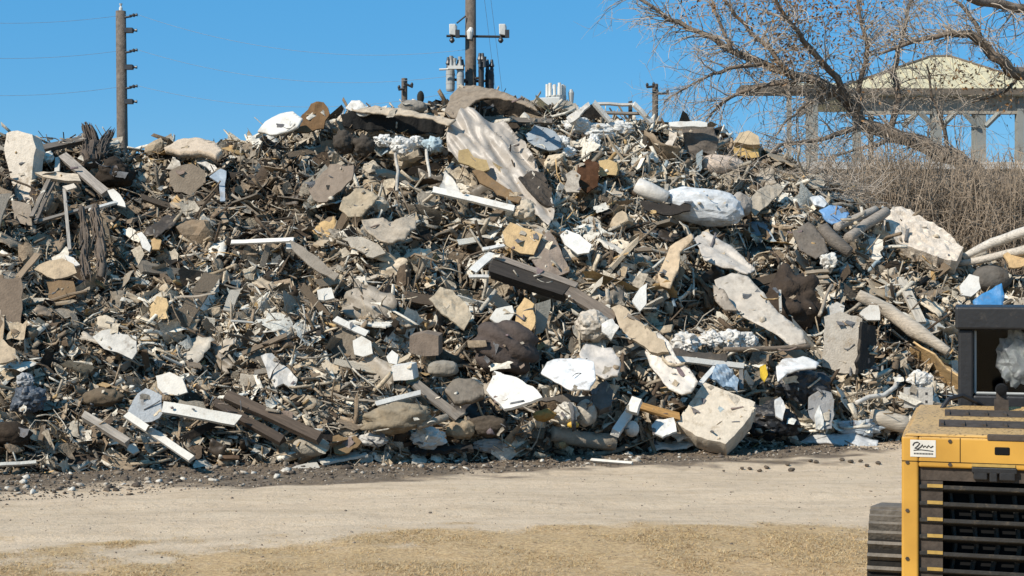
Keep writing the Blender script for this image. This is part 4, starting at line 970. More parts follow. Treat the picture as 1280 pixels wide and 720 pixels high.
KINDS = [  # name, word, mesh kind, count, length m, width ratio, thick ratio, material, colours (word: weight)
 ('broken_board', 'board', 'board', 290, .56, (.1,.24), (.03,.06), M_wood, {'grey': 5, 'brown': 4, 'beige': 2, 'white': 2.2, 'dark': 1}),
 ('loose_stick', 'stick', 'stick', 190, .75, (.5,1.1), (.4,.8), M_wood, {'grey': 4, 'brown': 5, 'beige': 2, 'white': .5}),
 ('rubble_chunk', 'rubble chunk', 'chunk', 60, .26, (.6,1.1), (.4,.8), M_rough, {'grey': 4, 'brown': 4, 'beige': 3, 'white': 1, 'dark': 2}),
 ('crumpled_sheet', 'crumpled sheet', 'sheet', 250, .35, (.3,.85), (.6,1.), M_plas, {'white': 4, 'grey': 5, 'beige': 3, 'brown': 2, 'dark': 2, 'blue': .15}),
 ('broken_sheathing', 'broken panel', 'panel', 150, .33, (.28,.8), (.8,1.2), M_board, {'grey': 4, 'white': 3, 'beige': 4, 'brown': 3, 'tan': .8}),
 ('torn_cardboard', 'torn cardboard', 'card', 60, .32, (.5,.9), (.8,1.2), M_board, {'tan': 1.5, 'brown': 4, 'beige': 3}),
 ('dead_branch', 'dead branch', 'branch', 110, .95, (.45,.9), (.45,.9), M_rough, {'grey': 4, 'brown': 4, 'dark': 1}),
 ('bent_pipe', 'pipe', 'pipe', 10, .9, (.8,1.4), (.8,1.4), M_clean, {'white': 2, 'grey': 3, 'dark': 1}),
 ('dirty_bag', 'lumpy bag', 'bag', 34, .3, (.6,1.), (.5,.8), M_fab, {'grey': 4, 'dark': 4, 'brown': 3, 'white': 2, 'beige': 2}),
]
CLUSTER = Vector((0, 0, 0))
PIECES = []
for (nm, word, mk, cnt, size, wr, tr, mat, cols) in KINDS:
    meshes = []
    for s in range(9):
        me = jitmesh(nm, mk, s * 13 + len(nm)); me.materials.append(mat); meshes.append(me)
    made = 0; tries = 0
    while made < cnt and tries < cnt * 30:
        tries += 1
        u = np.array([R.uniform(-25, 1255)]); t = np.array([R.uniform(.02, 1.02)])
        p, nn = sample(u, t); X, Y, Z = frames(nn, .35 if mk not in ('sheet', 'card') else .5, .3 if mk not in ('branch', 'stick') else .5)
        p = p + nn * R.uniform(.06, .24)
        L = size * math.exp(R.gauss(0, .38))
        L *= 1 - .22 * max(0., min(1., (560 - float(proj(p[0])[0])) / 400))
        if t[0] < .22 and abs(X[0][2]) > .55: L *= .5
        if t[0] > .7 and abs(X[0][2]) > .5 and mk in ('board', 'panel'): L *= .5
        hX = np.array(X) * L * .45; hY = np.array(Y) * L * .35 * (1 if mk in ('sheet', 'card', 'panel', 'chunk', 'bag') else .1)
        if not all(clear_of_big(p + q, .1)[0] for q in (0, hX, -hX, hY, -hY)): continue
        if t[0] > .93 and mk in ('stick', 'branch', 'pipe', 'board') and R.random() < .75: continue
        pu_, pv_ = proj(p[0])
        if HB[int(min(max(pv_/2, 0), 359)), int(min(max(pu_/2, 0), 639))] < np.inf and R.random() < .8: continue
        lf = max(0., min(1., (480 - pu_) / 400)); up = max(0., min(1., (300 - pv_) / 160))
        wts = {k: w * {'white': 1 - .6*lf + .5*up, 'brown': 1 + .5*lf - .3*up, 'dark': 1 + .3*lf}.get(k, 1) for k, w in cols.items()}
        cw = R.choices(list(wts), list(wts.values()))[0]
        c_ = R.uniform(.82, 1.05); c = [x * c_ * w_ for x, w_ in zip(lin(R.choice(PAL[cw])), (1.03, 1.0, .93))]
        o = bpy.data.objects.new(nm, meshes[R.randrange(9)])
        S = Vector((L, L * R.uniform(*wr), L * R.uniform(*tr)))
        M = Matrix((X[0], Y[0], Z[0])).transposed().to_4x4()
        o.matrix_world = Matrix.Translation(Vector(p[0])) @ M @ Matrix.Diagonal((*S, 1))
        o.color = (*c, 1)
        COL.objects.link(o)
        # how it lies in the view
        e0 = Vector(p[0]) - Vector(X[0]) * L / 2; e1 = Vector(p[0]) + Vector(X[0]) * L / 2
        q0 = proj(np.array(e0)); q1 = proj(np.array(e1))
        ang = math.degrees(math.atan2(-(q1[1]-q0[1]), q1[0]-q0[0])) % 180
        ori = 'level' if ang < 18 or ang > 162 else 'upright' if 65 < ang < 115 else 'rising right' if ang < 90 else 'falling right'
        PIECES.append(dict(o=o, word=word, col={'grey':'grey','brown':'brown','beige':'beige','tan':'tan','white':'whitish','dark':'dark','blue':'pale blue'}[cw],
                           ori=ori, L=math.hypot(q1[0]-q0[0], q1[1]-q0[1]), u=float(pu_), v=float(pv_), long=mk in ('board','stick','branch','pipe')))
        made += 1
    for me in meshes:
        if me.users == 0: bpy.data.meshes.remove(me)

# a label that singles each one out: look first, then the big piece it lies next to
def relation(du, dv):
    a = math.degrees(math.atan2(-dv, du)) % 360
    return ['right of', 'up right of', 'above', 'up left of', 'left of', 'down left of', 'below', 'down right of'][int(((a + 22.5) % 360) // 45)]
keys = {}
for q in PIECES:
    near = sorted(REFS, key=lambda r: math.hypot(r[1]-q['u'], (r[2]-q['v'])))[:4]
    look = (('short ' if q['L'] < 55 else 'long ' if q['L'] > 95 else '') if q['long'] else ('small ' if q['L'] < 30 else 'large ' if q['L'] > 55 else '')) + q['col'] + ' ' + q['word'] + (' ' + q['ori'] if q['long'] else '')
    opts = []
    for r in near:
        dist = math.hypot(r[1]-q['u'], r[2]-q['v'])
        opts.append((f"{look}, {relation(q['u']-r[1], q['v']-r[2])} the {r[0]}", dist))
    q['opts'] = opts; q['cat'] = q['word']
used = {}
for q in PIECES:
    for (t, d) in q['opts']:
        if t not in used: used[t] = [q]; q['lab'] = t; break
    else:
        t = q['opts'][0][0]; used[t].append(q); q['lab'] = None; q['key'] = t
ORD = ['nearest', 'second', 'third', 'fourth', 'fifth', 'sixth', 'seventh', 'eighth', 'ninth']
for t, qs in used.items():
    if len(qs) > 1:
        ref = t.split(' the ', 1)[1]
        rp = next(r for r in REFS if r[0] == ref)
        qs.sort(key=lambda q: math.hypot(rp[1]-q['u'], rp[2]-q['v']))
        for i, q in enumerate(qs):
            w = ORD[min(i, 8)]
            q['lab'] = t.replace(', ', f', {w} one ', 1)
for q in PIECES:
    lab = q['lab']
    ww = lab.split()
    if len(ww) > 16: lab = ' '.join(ww[:16])
    nm = q['o'].name.split('.')[0]
    tag(q['o'], lab, q['cat'], {'broken_board':'broken boards in the heap','loose_stick':'loose sticks in the heap','rubble_chunk':'rubble chunks in the heap','crumpled_sheet':'crumpled sheets in the heap',
        'broken_sheathing':'broken panels in the heap','torn_cardboard':'torn cardboard in the heap','dead_branch':'dead branches in the heap','bent_pipe':'pipes in the heap','dirty_bag':'lumpy bags in the heap'}[nm])
# ---------------------------------------------------------------- ground
GRASSV = lambda x: 12.25 + .22 * x
DIRTV = lambda x: 17.0 + .42 * x + .0
def gmask(x, y):
    p = np.stack([x * .55, y * .8, np.zeros_like(x)], -1)
    n = fbm(p, 5, 4); n2 = fbm(p * 4.5, 15, 3)
    gr = np.clip((GRASSV(x) - y + n * 2.2 + n2 * .9) / .7 + .3, 0, 1)
    far = np.clip((15.2 + .3*x - y) / 1.2, 0, 1)
    gr = gr * far
    di = np.clip((y - DIRTV(x) + n * 1.3 + n2 * .8) / .55 + .4, 0, 1)
    return gr, di
def gheight(x, y):
    p = np.stack([x * .35, y * .35, np.zeros_like(x)], -1)
    gr, di = gmask(x, y)
    h = fbm(p, 21, 3) * .035 + fbm(p * 7, 31, 3) * .012 * (1 + di * 1.5 + gr)
    # shallow wheel ruts running across
    for k, (c, w, a) in enumerate(((13.6, .28, .03), (15.1, .3, .025), (16.2, .25, .03))):
        yc = c + .28 * x + .25 * np.sin(x * .35 + k)
        h = h - a * np.exp(-((y - yc) / w) ** 2)
    return h - .03
gx = np.concatenate([[-900,-400,-160,-70,-35,-20], np.arange(-12, 12.01, .085), [20,35,70,160,400,900]])
gy = np.concatenate([[-60,-20,0,4,7,8.5], np.arange(9.5, 22, .075), [24,28,34,45,70,120,250,600,1400,3000]])
XX, YY = np.meshgrid(gx, gy, indexing='ij')
ZZ = gheight(XX, YY) * np.exp(-np.clip((np.abs(XX) - 12) / 6, 0, 9)) * np.exp(-np.clip((YY - 22) / 6, 0, 9))
nx, ny = len(gx), len(gy)
gro = mesh_obj('ground', np.stack([XX, YY, ZZ], -1).reshape(-1, 3), [(i*ny+j, (i+1)*ny+j, (i+1)*ny+j+1, i*ny+j+1) for i in range(nx-1) for j in range(ny-1)], None or M_core, smooth=True)
tag(gro, 'pale sandy lot with a dark soil strip and dry grass patches', 'ground', kind='structure')
g_, d_ = gmask(XX, YY)
ca = gro.data.color_attributes.new('Col', 'FLOAT_COLOR', 'POINT')
ca.data.foreach_set('color', np.stack([g_, d_, g_*0, g_*0+1], -1).reshape(-1).astype(np.float32))
m, nt, bs = newmat('sandy_ground'); N, L = nt.nodes.new, nt.links.new
a = N('ShaderNodeAttribute'); a.attribute_name = 'Col'
sx = N('ShaderNodeSeparateColor'); L(a.outputs['Color'], sx.inputs['Color'])
pos = N('ShaderNodeNewGeometry').outputs['Position']
def nz(scale, det=6, ro=.65, vec=None, sc=None):
    n = N('ShaderNodeTexNoise'); n.inputs['Scale'].default_value = scale; n.inputs['Detail'].default_value = det; n.inputs['Roughness'].default_value = ro
    if sc:
        mp = N('ShaderNodeMapping'); mp.inputs['Scale'].default_value = sc; L(pos, mp.inputs['Vector']); L(mp.outputs['Vector'], n.inputs['Vector'])
    else: L(pos, n.inputs['Vector'])
    return n.outputs['Fac']
def ramp(f, stops):
    r = N('ShaderNodeValToRGB'); e = r.color_ramp.elements
    while len(e) < len(stops): e.new(.5)
    for q, (x, c) in zip(e, stops): q.position = x; q.color = (*c, 1)
    L(f, r.inputs['Fac']); return r.outputs['Color']
def mix(f, A, B):
    x = N('ShaderNodeMix'); x.data_type = 'RGBA'
    L(f, x.inputs['Factor'])
    L(A, x.inputs['A']); L(B, x.inputs['B'])
    return x.outputs['Result']
def math_(op, A, B=None, v=0.0, clamp=False):
    x = N('ShaderNodeMath'); x.operation = op; x.use_clamp = clamp; L(A, x.inputs[0])
    if B is not None: L(B, x.inputs[1])
    else: x.inputs[1].default_value = v
    return x.outputs[0]
sand = ramp(nz(2.2, 9, .7, sc=(.45, 1.6, 1)), [(.3, lin('b9a184')), (.5, lin('d8bd9c')), (.68, lin('dfc6a6'))])
speck = ramp(nz(38, 3, .6), [(.33, lin('8d7d6a')), (.43, lin('d8bd9c'))])
sand2 = mix(math_('MULTIPLY', nz(3, 4), v=.45), sand, speck)
soil = ramp(nz(9, 9, .75), [(.32, lin('453a2f')), (.5, lin('68594a')), (.66, lin('8e7e6c'))])
gras = ramp(nz(26, 8, .75), [(.3, lin('6f5d45')), (.47, lin('ab8d66')), (.6, lin('c9ac80'))])
def edge(ch, sc, w):
    n = nz(sc, 7, .7); s = math_('SUBTRACT', n, v=.5); s = math_('MULTIPLY', s, v=w)
    return math_('ADD', ch, s, clamp=True)
trk = ramp(nz(1.0, 5, .6, sc=(.3, 2.2, 1)), [(.33, (.86, .85, .83)), (.52, (1, 1, 1)), (.66, (1.04, 1.03, 1.02))])
mu = N('ShaderNodeVectorMath'); mu.operation = 'MULTIPLY'; L(sand2, mu.inputs[0]); L(trk, mu.inputs[1]); sand2 = mu.outputs[0]
c1 = mix(edge(sx.outputs['Green'], 9, 1.6), sand2, soil)
c2 = mix(math_('MULTIPLY', edge(sx.outputs['Red'], 12, 1.8), v=.85), c1, gras)
L(c2, bs.inputs['Base Color']); bs.inputs['Roughness'].default_value = .97; bs.inputs['Specular IOR Level'].default_value = .1
bp = N('ShaderNodeBump'); bp.inputs['Strength'].default_value = .6; bp.inputs['Distance'].default_value = .04
L(nz(22, 8, .7), bp.inputs['Height']); L(bp.outputs['Normal'], bs.inputs['Normal'])
gro.data.materials.clear(); gro.data.materials.append(m)

# dry grass blades
n = 330000
x = rng.uniform(-5.5, 6.5, n); y = rng.uniform(9.6, 15.6, n)
g, d = gmask(x, y); cl = fbm(np.stack([x*2.2, y*2.2, x*0], -1), 61, 3)
k = rng.random(n) < np.clip(g * (.45 + cl * 1.4), 0, 1); x, y = x[k], y[k]; n = len(x)
z = gheight(x, y)
h = rng.uniform(.002, .018, n) * (1 + .9 * (rng.random(n) < .05)) * (1 + .5 * np.clip(cl[k], -1, 1)); az = rng.uniform(0, 6.28, n); ln = rng.uniform(.3, 1.6, n)
dx, dy = np.cos(az), np.sin(az); w = .0026
b0 = np.stack([x - dy*w, y + dx*w, z], -1); b1 = np.stack([x + dy*w, y - dx*w, z], -1); rc = rng.uniform(.015, .065, n); tp = np.stack([x + dx*rc, y + dy*rc, z + h], -1)
col = np.array([lin(q) for q in ('cdb080','bb9a6c','a3855b','d6bd8e','8a785c','7b6c50')])[rng.choice(6, n, p=[.3,.25,.15,.15,.1,.05])]
M_grass = surf('dry_grass', 'attr', rough=.9, bump=0, lo=.85, hi=1.1)
tag(bulk('dry_grass', [(np.stack([b0, b1, tp], 1), np.array([[0,1,2]]), col)], M_grass), 'short dry straw coloured grass in patches along the near edge of the lot', 'grass', kind='stuff')

# gravel and crumbs on the soil strip and the lot
def crumbs(n, y0, y1, size, pal):
    x = rng.uniform(-8, 7, n); y = y0(x) + (y1(x) - y0(x)) * rng.random(n) ** 1.0
    z = gheight(x, y) + size * .2
    s = np.exp(rng.normal(math.log(size), .45, n)); s = s[:, None] * rng.uniform(.6, 1.2, (n, 3)) * np.array([1, 1, .6])
    a = rng.uniform(0, 6.28, n); X = np.stack([np.cos(a), np.sin(a), rng.normal(0, .2, n)], -1); X = norml(X)
    Z = norml(np.cross(X, np.stack([-np.sin(a), np.cos(a), rng.normal(0, .2, n)], -1))); Y = np.cross(Z, X)
    tv, tf = t_chunk()
    c = np.array([lin(q) for q in pal])[rng.integers(0, len(pal), n)]
    return batch(tv, np.stack([x, y, z], -1), X, Y, Z, s, .08), tf, c
pal = ['6d6054','7f7161','8f8171','54483d','5f5347','473d34','b5a999']
grv = [crumbs(9000, lambda x: DIRTV(x) - .2, lambda x: DIRTV(x) + 2.2, .02, pal), crumbs(900, lambda x: DIRTV(x) + .1, lambda x: DIRTV(x) + 1.9, .055, pal + ['d0c8bb']),
       crumbs(1500, lambda x: GRASSV(x) - 1.5, lambda x: DIRTV(x), .012, ['8d7d6a','a39382','6f6153'])]
tag(bulk('gravel', grv, M_frag), 'crumbs of rubble and gravel strewn over the soil strip', 'gravel', kind='stuff')
# dark clods near the machine
me = jitmesh('dirt_clod', 'chunk', 5); me.materials.append(M_rough)
for i, (u, v, s) in enumerate([(928,580,7),(937,580,8),(950,582,9),(958,579,9),(990,582,12),(1013,574,8),(1020,575,9),(1053,573,9),(1063,575,10),(1076,574,8),(1083,577,8),(1098,575,9),(905,583,5),(985,577,8)]):
    p = CAM + ray(u, v) * (FOC * CAMZ / (v - 360))
    p.z = float(gheight(np.array([p.x]), np.array([p.y]))[0]) + .02
    o = bpy.data.objects.new('dirt_clod', me); o.location = p; q = s * p.y / FOC * .9
    o.scale = (q, q, q * .6); o.rotation_euler = (0, 0, R.uniform(0, 6)); o.color = (*lin('5c4f41'), 1)
    tag(link(o), 'small dark clod lying on the pale sand left of the yellow machine', 'clod', 'dark clods on the sand')

# ---------------------------------------------------------------- poles, wires, pavilion
def taper_pole(m, u, v0, d, r0, r1, lean=0.0):
    top = at(u, v0, d); x0 = top.x + lean
    m.tube([(x0, d, -.2), (x0 + (top.x - x0) * .5, d, top.z * .5), tuple(top)], [r0, (r0 + r1) / 2, r1], 14)
    return top
M_ins = surf('insulator', 'const', lin('3f4247'), rough=.4, bump=0)
# left pole
D1 = 42.0
pr = empty('utility_pole', (at(153, 360, D1).x, D1, 0))
tag(pr, 'tall wooden utility pole with insulators, standing behind the left end of the heap', 'utility pole')
m = MB(); tp = taper_pole(m, 151, 14, D1, .18, .145, .12)
mm = m.build('pole_shaft', M_pole, pr, smooth=True); mm.matrix_parent_inverse = Matrix.Translation(-pr.location)
def child(m, name, mat, par, smooth=False):
    o = m.build(name, mat, par, smooth); o.matrix_parent_inverse = Matrix.Translation(-par.location); return o
m = MB(); m.tube([tp, tp + Vector((0,0,.1)), tp + Vector((0,0,.14)), tp + Vector((0,0,.22))], [.05,.05,.02,.05], 10); child(m, 'pole_cap', M_wht, pr)
WIRE1 = []
for v in (22, 38, 66, 84, 111, 127):
    p = at(155, v, D1 - .05)
    bracket = v in (22, 66, 111)
    m = MB()
    q = p + Vector((.23, 0, .04 if bracket else 0))
    m.tube([p, q], [.035, .03], 8)
    if bracket:
        m.tube([q - Vector((.06,0,.0)), q + Vector((.0,0,.02)), q + Vector((.06,0,.03)), q + Vector((.1,0,.035)), q + Vector((.16,0,.045))], [.05,.03,.06,.03,.05], 10)
        child(m, 'insulator', M_ins, pr); WIRE1.append(q + Vector((.16, 0, .05)))
    else:
        m.box(tuple(p + Vector((.02,-.08,-.07))), tuple(p + Vector((.26,.08,.07)))); m.tube([p + Vector((.26,0,0)), p + Vector((.3,0,0)), p + Vector((.38,0,0))], [.07,.03,.05], 10)
        child(m, 'bracket', M_ins, pr)
# centre pole
D2 = 40.0
px = at(588.5, 0, D2).x
pc = empty('utility_pole', (px, D2, 0))
tag(pc, 'tall wooden utility pole with white lamps, rising behind the middle of the heap', 'utility pole')
m = MB(); m.tube([(px, D2, -.2), (px, D2, 6), (px - .01, D2, 13.2)], [.19, .165, .14], 14); child(m, 'pole_shaft', M_pole, pc, True)
m = MB(); a, b = at(558, 45, D2 - .2), at(634, 46, D2 - .2)
m.tube([a, b], .035, 8); child(m, 'crossarm', M_dkmet, pc)
m = MB(); m.tube([at(571, 29, D2 - .2), at(582, 20, D2 - .15)], .025, 6); child(m, 'arm_brace', M_dkmet, pc)
for u in (567, 629):
    m = MB(); p = at(u, 38, D2 - .25)
    m.hexa([tuple(p + Vector(q)) for q in ((-.11,-.14,-.13),(.08,-.1,-.16),(.1,.12,-.14),(-.1,.12,-.12),(-.12,-.12,.16),(.06,-.1,.17),(.1,.12,.14),(-.1,.12,.16))])
    o = child(m, 'lamp_housing', M_wht, pc); bevel(o, .02)
    m = MB(); m.box(tuple(p + Vector((.05,-.12,-.2))), tuple(p + Vector((.17,.05,.0)))); child(m, 'lamp_lens', M_ins, pc)
    q = at(u - 2 if u < 600 else u - 3, 51, D2 - .25)
    m = MB(); m.tube([q + Vector((0,0,.12)), q + Vector((0,0,.04)), q, q - Vector((0,0,.06))], [.02,.07,.08,.03], 10); child(m, 'hanging_insulator', M_ins, pc)
m = MB(); p = at(588.5, 40, D2 - .3); m.tube([p + Vector((-.03,0,-.2)), p + Vector((-.02,0,0)), p + Vector((.02,0,.12))], [.06,.1,.05], 10); child(m, 'junction_box', M_wht, pc)
# transformers hanging on the centre pole
def transformer(u, v0, v1, wpx, mat, label, dy):
    d = D2 + dy; top = at(u, v0, d); bot = at(u, v1, d); r = wpx / 2 * d / FOC
    root = empty('transformer', tuple(bot)); tag(root, label, 'transformer', 'transformers on the centre pole')
    m = MB(); m.tube([bot, bot + Vector((0,0,.05)), top - Vector((0,0,.1)), top], [r*.85, r, r, r*.9], 16)
    for k in (.3, .7): z = bot.z + (top.z - bot.z) * k; m.tube([(bot.x, d, z), (bot.x, d, z + .05)], r * 1.05, 16)
    child(m, 'tank', mat, root, False)
    for s in (-.5, .5):
        m = MB(); q = top + Vector((s * r, 0, 0)); m.tube([q, q + Vector((0,0,.08)), q + Vector((0,0,.12)), q + Vector((0,0,.2)), q + Vector((0,0,.3))], [.06,.045,.075,.05,.035], 8); child(m, 'bushing', M_ins, root)
    m = MB(); m.tube([(bot.x, d, (bot.z+top.z)/2), (px, D2, (bot.z+top.z)/2)], .04, 6); child(m, 'mount_arm', M_dkmet, root)
transformer(563, 85, 114, 11, M_gymet, 'pale grey transformer tank, leftmost on the centre pole', -.1)
transformer(575.5, 88, 114, 9, M_gymet, 'narrow grey transformer tank between the leftmost tank and the centre pole', -.35)
transformer(601.5, 80, 114, 7, M_dkmet, 'dark slim transformer tank just right of the centre pole', -.3)
transformer(612, 88, 114, 11, M_dkmet, 'dark wide transformer tank, rightmost on the centre pole', -.1)
m = MB(); m.box(tuple(at(560, 86, D2 - .5)), tuple(at(579, 83, D2 - .35))); m.tube([at(549, 87, D2 - .4), at(562, 86.5, D2 - .4)], .03, 6); child(m, 'equipment_shelf', M_wht, pc)
m = MB()
for u, v in ((564, 70), (568.5, 73), (575, 71)): m.tube([at(u, 84, D2 - .42), at(u, v + 5, D2 - .42), at(u, v, D2 - .42)], [.05, .035, .06], 8)
child(m, 'cutout_fuses', M_gymet, pc)
m = MB()
for u, v in ((600, 75), (605.5, 71)): m.tube([at(u, 84, D2 - .42), at(u, v + 5, D2 - .42), at(u, v, D2 - .42)], [.05, .04, .06], 8)
child(m, 'dark_cutouts', M_ins, pc)
# little poles farther off
def small_pole(u, v0, wpx, d, arms, label):
    x = at(u, v0, d).x; root = empty('utility_pole', (x, d, 0)); tag(root, label, 'utility pole')
    m = MB(); m.tube([(x, d, -.2), (x, d, at(u, v0, d).z)], wpx / 2 * d / FOC, 12); child(m, 'pole_shaft', M_pole, root)
    for (a, va, b, vb) in arms:
        m = MB(); m.tube([at(a, va, d - .25), at(b, vb, d - .25)], .05, 6)
        for f in (.1, .9): q = at(a + (b-a)*f, va + (vb-va)*f, d - .25); m.tube([q, q + Vector((0,0,.1)), q + Vector((0,0,.16))], [.04,.06,.03], 8)
        child(m, 'crossarm', M_dkmet, root)
small_pole(505.5, 98, 7.5, 55, [(498, 112, 506, 111), (505, 104, 516, 109)], 'small far utility pole behind the crest left of the centre pole')
small_pole(819, 105, 7.5, 55, [(808, 109, 818, 108), (820, 117, 836, 117)], 'small far utility pole behind the right crest beside the bare tree')
# lines
def line(a, b, sag, label):
    a, b = Vector(a), Vector(b); m = MB()
    m.tube([a.lerp(b, f) - Vector((0, 0, sag * 4 * f * (1 - f))) for f in np.linspace(0, 1, 25)], .005, 5)
    tag(m.build('power_line', M_wire, recenter=True), label, 'power line', 'power lines')
for i, (w, vv) in enumerate(zip(WIRE1, (62, 92, 112))):
    line(w, at(583, vv, D2), .55, f'thin power line from the left pole to the centre pole, {("top","middle","lowest")[i]} one')
    line(w - Vector((.3, 0, 0)), at(-140, (18, 62, 110)[i], D1 - 2), .25, f'thin power line running left from the left pole, {("top","middle","lowest")[i]} one')
for i, (u, v) in enumerate(((598, 0), (606, 2))):
    line(at(u, -60, D2 - .2), at(u + 22, 118, D2 + 3), -.05, f'pale guy wire right of the centre pole, {("left","right")[i]} one')

# white stack on the crest
d = ridge_d(690) + .4
root = empty('vent_stack', at(690, 140, d)); tag(root, 'white vent box with upright white tubes on the crest right of the canvas', 'vent stack')
m = MB()
P_ = [at(u, v, d - .3) for u, v in ((672,142),(701,142),(700,121),(674,122))]
m.hexa([P_[0], P_[1], P_[1] + Vector((0,.35,0)), P_[0] + Vector((0,.35,0)), P_[3], P_[2], P_[2] + Vector((0,.35,0)), P_[3] + Vector((0,.35,0))]); bevel(child(m, 'box', M_wht, root), .015)
m = MB(); c0 = at(696, 140, d); m.tube([c0, at(696, 120, d)], 12 * d / FOC, 18); child(m, 'drum', M_gymet, root)
for k in range(11):
    m = MB(); aa = 2 * math.pi * k / 11; o_ = Vector((math.cos(aa) * .15, math.sin(aa) * .15, 0)); q = at(694.5, 121, d) + o_
    m.tube([q, q + Vector((0,0,.19 + .03 * (k % 2)))], .028, 8); child(m, 'tube', M_wht, root)
m = MB(); q = at(714, 116, d); m.tube([q + Vector((0,0,-.25)), q, q + Vector((.0,0,.06))], [.03,.05,.02], 8); child(m, 'knob', M_gymet, root)
REFS.append(('white vent stack', 690, 125))

# pavilion on a raised platform, far right
D3 = 52.0
k3 = D3 / FOC
pv = empty('pavilion', (at(1170, 360, D3).x, D3, 0)); tag(pv, 'open pavilion with pale yellow hip roof on a platform behind the bare tree', 'pavilion')
M_roof = surf('yellow_metal_roof', 'const', lin('c6bb95'), rough=.65, lo=.9, hi=1.05, scale=2, bump=.05)
M_conc2 = surf('pavilion_concrete', 'const', lin('868884'), rough=.9, lo=.85, hi=1.08, scale=2, bump=.1)
M_fasc = surf('fascia_brown', 'const', lin('6b6053'), rough=.8, lo=.85, hi=1.1, scale=2, bump=.05)
M_pale = surf('pale_parapet', 'const', lin('b9b5b0'), rough=.9, lo=.9, hi=1.05, scale=2, bump=.05)
def hx(u0, v0, u1, v1, y0, y1):
    a = at(u0, v1, D3); b = at(u1, v0, D3)
    return (a.x, D3 + y0, a.z), (b.x, D3 + y1, b.z)
EAVE = at(0, 113, D3).z; APEX = at(0, 71, D3 + 3).z
x0, x1 = at(1042, 0, D3).x, at(1312, 0, D3).x; xc = at(1176, 0, D3 + 3).x
m = MB(); e = EAVE
ring = [(x0, D3 - .3, e), (x1, D3 - .3, e), (x1, D3 + 6.4, e), (x0, D3 + 6.4, e)]
r0, r1 = (xc - .35, D3 + 3, APEX), (xc + .35, D3 + 3, APEX)
m.add(ring + [r0, r1], [(0,1,5,4), (1,2,5), (2,3,4,5), (3,0,4), (3,2,1,0)])
for k in range(1, 22):
    x = x0 + (x1 - x0) * k / 22; f = min(1, (x - x0) / (r0[0] - x0), (x1 - x) / (x1 - r1[0]))
    m.tube([(x, D3 - .3, e + .015), (x, D3 - .3 + f * 3.3, e + .015 + f * (APEX - e))], .022, 4)
child(m, 'roof', M_roof, pv)
m = MB()
for (a, b) in ((ring[0], r0), (ring[1], r1), (r0, r1)): m.tube([Vector(a) + Vector((0,0,.03)), Vector(b) + Vector((0,0,.03))], .05, 6)
child(m, 'roof_ridge', M_fasc, pv)
m = MB(); m.box((x0 - .05, D3 - .36, e - .2), (x1 + .05, D3 - .24, e + .03)); m.box((x0 - .05, D3 - .24, e - .2), (x0 + .07, D3 + 6.4, e + .03)); child(m, 'fascia', M_fasc, pv)
m = MB(); a, b = hx(1060, 120, 1300, 142, .06, .34); m.box(a, b); child(m, 'beam', surf('beam_tan', 'const', lin('a39a8c'), rough=.9, bump=.05), pv)
m = MB(); a, b = hx(926, 107, 1058, 115, -.2, 1.1); m.box(a, b); child(m, 'side_canopy', M_fasc, pv)
m = MB(); a, b = hx(945, 96, 1056, 107, .0, 2.5); m.hexa([a, (b[0], a[1], a[2]), (b[0], b[1], a[2]), (a[0], b[1], a[2]), (a[0] + 1.3, a[1] + 1.5, b[2]), (b[0], a[1] + 1.5, b[2]), (b[0], b[1] - 1, b[2]), (a[0] + 1.3, b[1] - 1, b[2])]); child(m, 'side_roof', M_roof, pv)
for (u, w, y) in ((987,6,0),(1017,15,.1),(1072,10,0),(1124,7,4),(1172,13,0),(1227,16,.1),(1276,10,0)):
    m = MB(); a, b = hx(u - w*.42, 112 if u < 1050 else 122, u + w*.42, 208, y, y + w * k3); m.box(a, b); child(m, 'post', M_conc2, pv)
for (u, s) in ((1172,-1),(1172,1),(1227,-1),(1227,1),(1124,1)):
    m = MB(); p = at(u + s*5, 158, D3); q = at(u + s*22, 141, D3); m.tube([p, q], .1, 4); child(m, 'knee_brace', M_conc2, pv)
m = MB(); a, b = hx(900, 204, 1420, 213, -.6, 7); m.box(a, b); child(m, 'parapet', M_pale, pv)
m = MB(); a = at(905, 0, D3).x; b = at(1415, 0, D3).x; m.box((a, D3 - .3, -.2), (b, D3 + 6.8, at(0, 213, D3).z)); child(m, 'podium', M_conc2, pv)

# ---------------------------------------------------------------- bare tree
def twig_tubes(m, p, d, L, r, lvl, rr, droop=.0, kmax=3):
    K = 4; pts = [p.copy()]; q = p.copy(); dd = d.normalized()
    for i in range(K):
        dd = (dd + Vector((rr.gauss(0,.16), rr.gauss(0,.16), rr.gauss(0,.16) - droop))).normalized()
        q = q + dd * (L / K); pts.append(q.copy())
    m.tube(pts, [r * (1 - .55 * i / K) for i in range(K + 1)], 3 if r < .012 else 5, cap=False)
    if lvl <= 0: return
    for j in range(rr.randint(2, kmax)):
        i = rr.randint(1, K); f = pts[i]
        nd = (dd * .8 + Vector((rr.gauss(0,.6), rr.gauss(0,.6), rr.gauss(0,.6)))).normalized()
        twig_tubes(m, f, nd, L * rr.uniform(.5, .85), max(r * .6, .0035), lvl - 1, rr, droop, kmax)

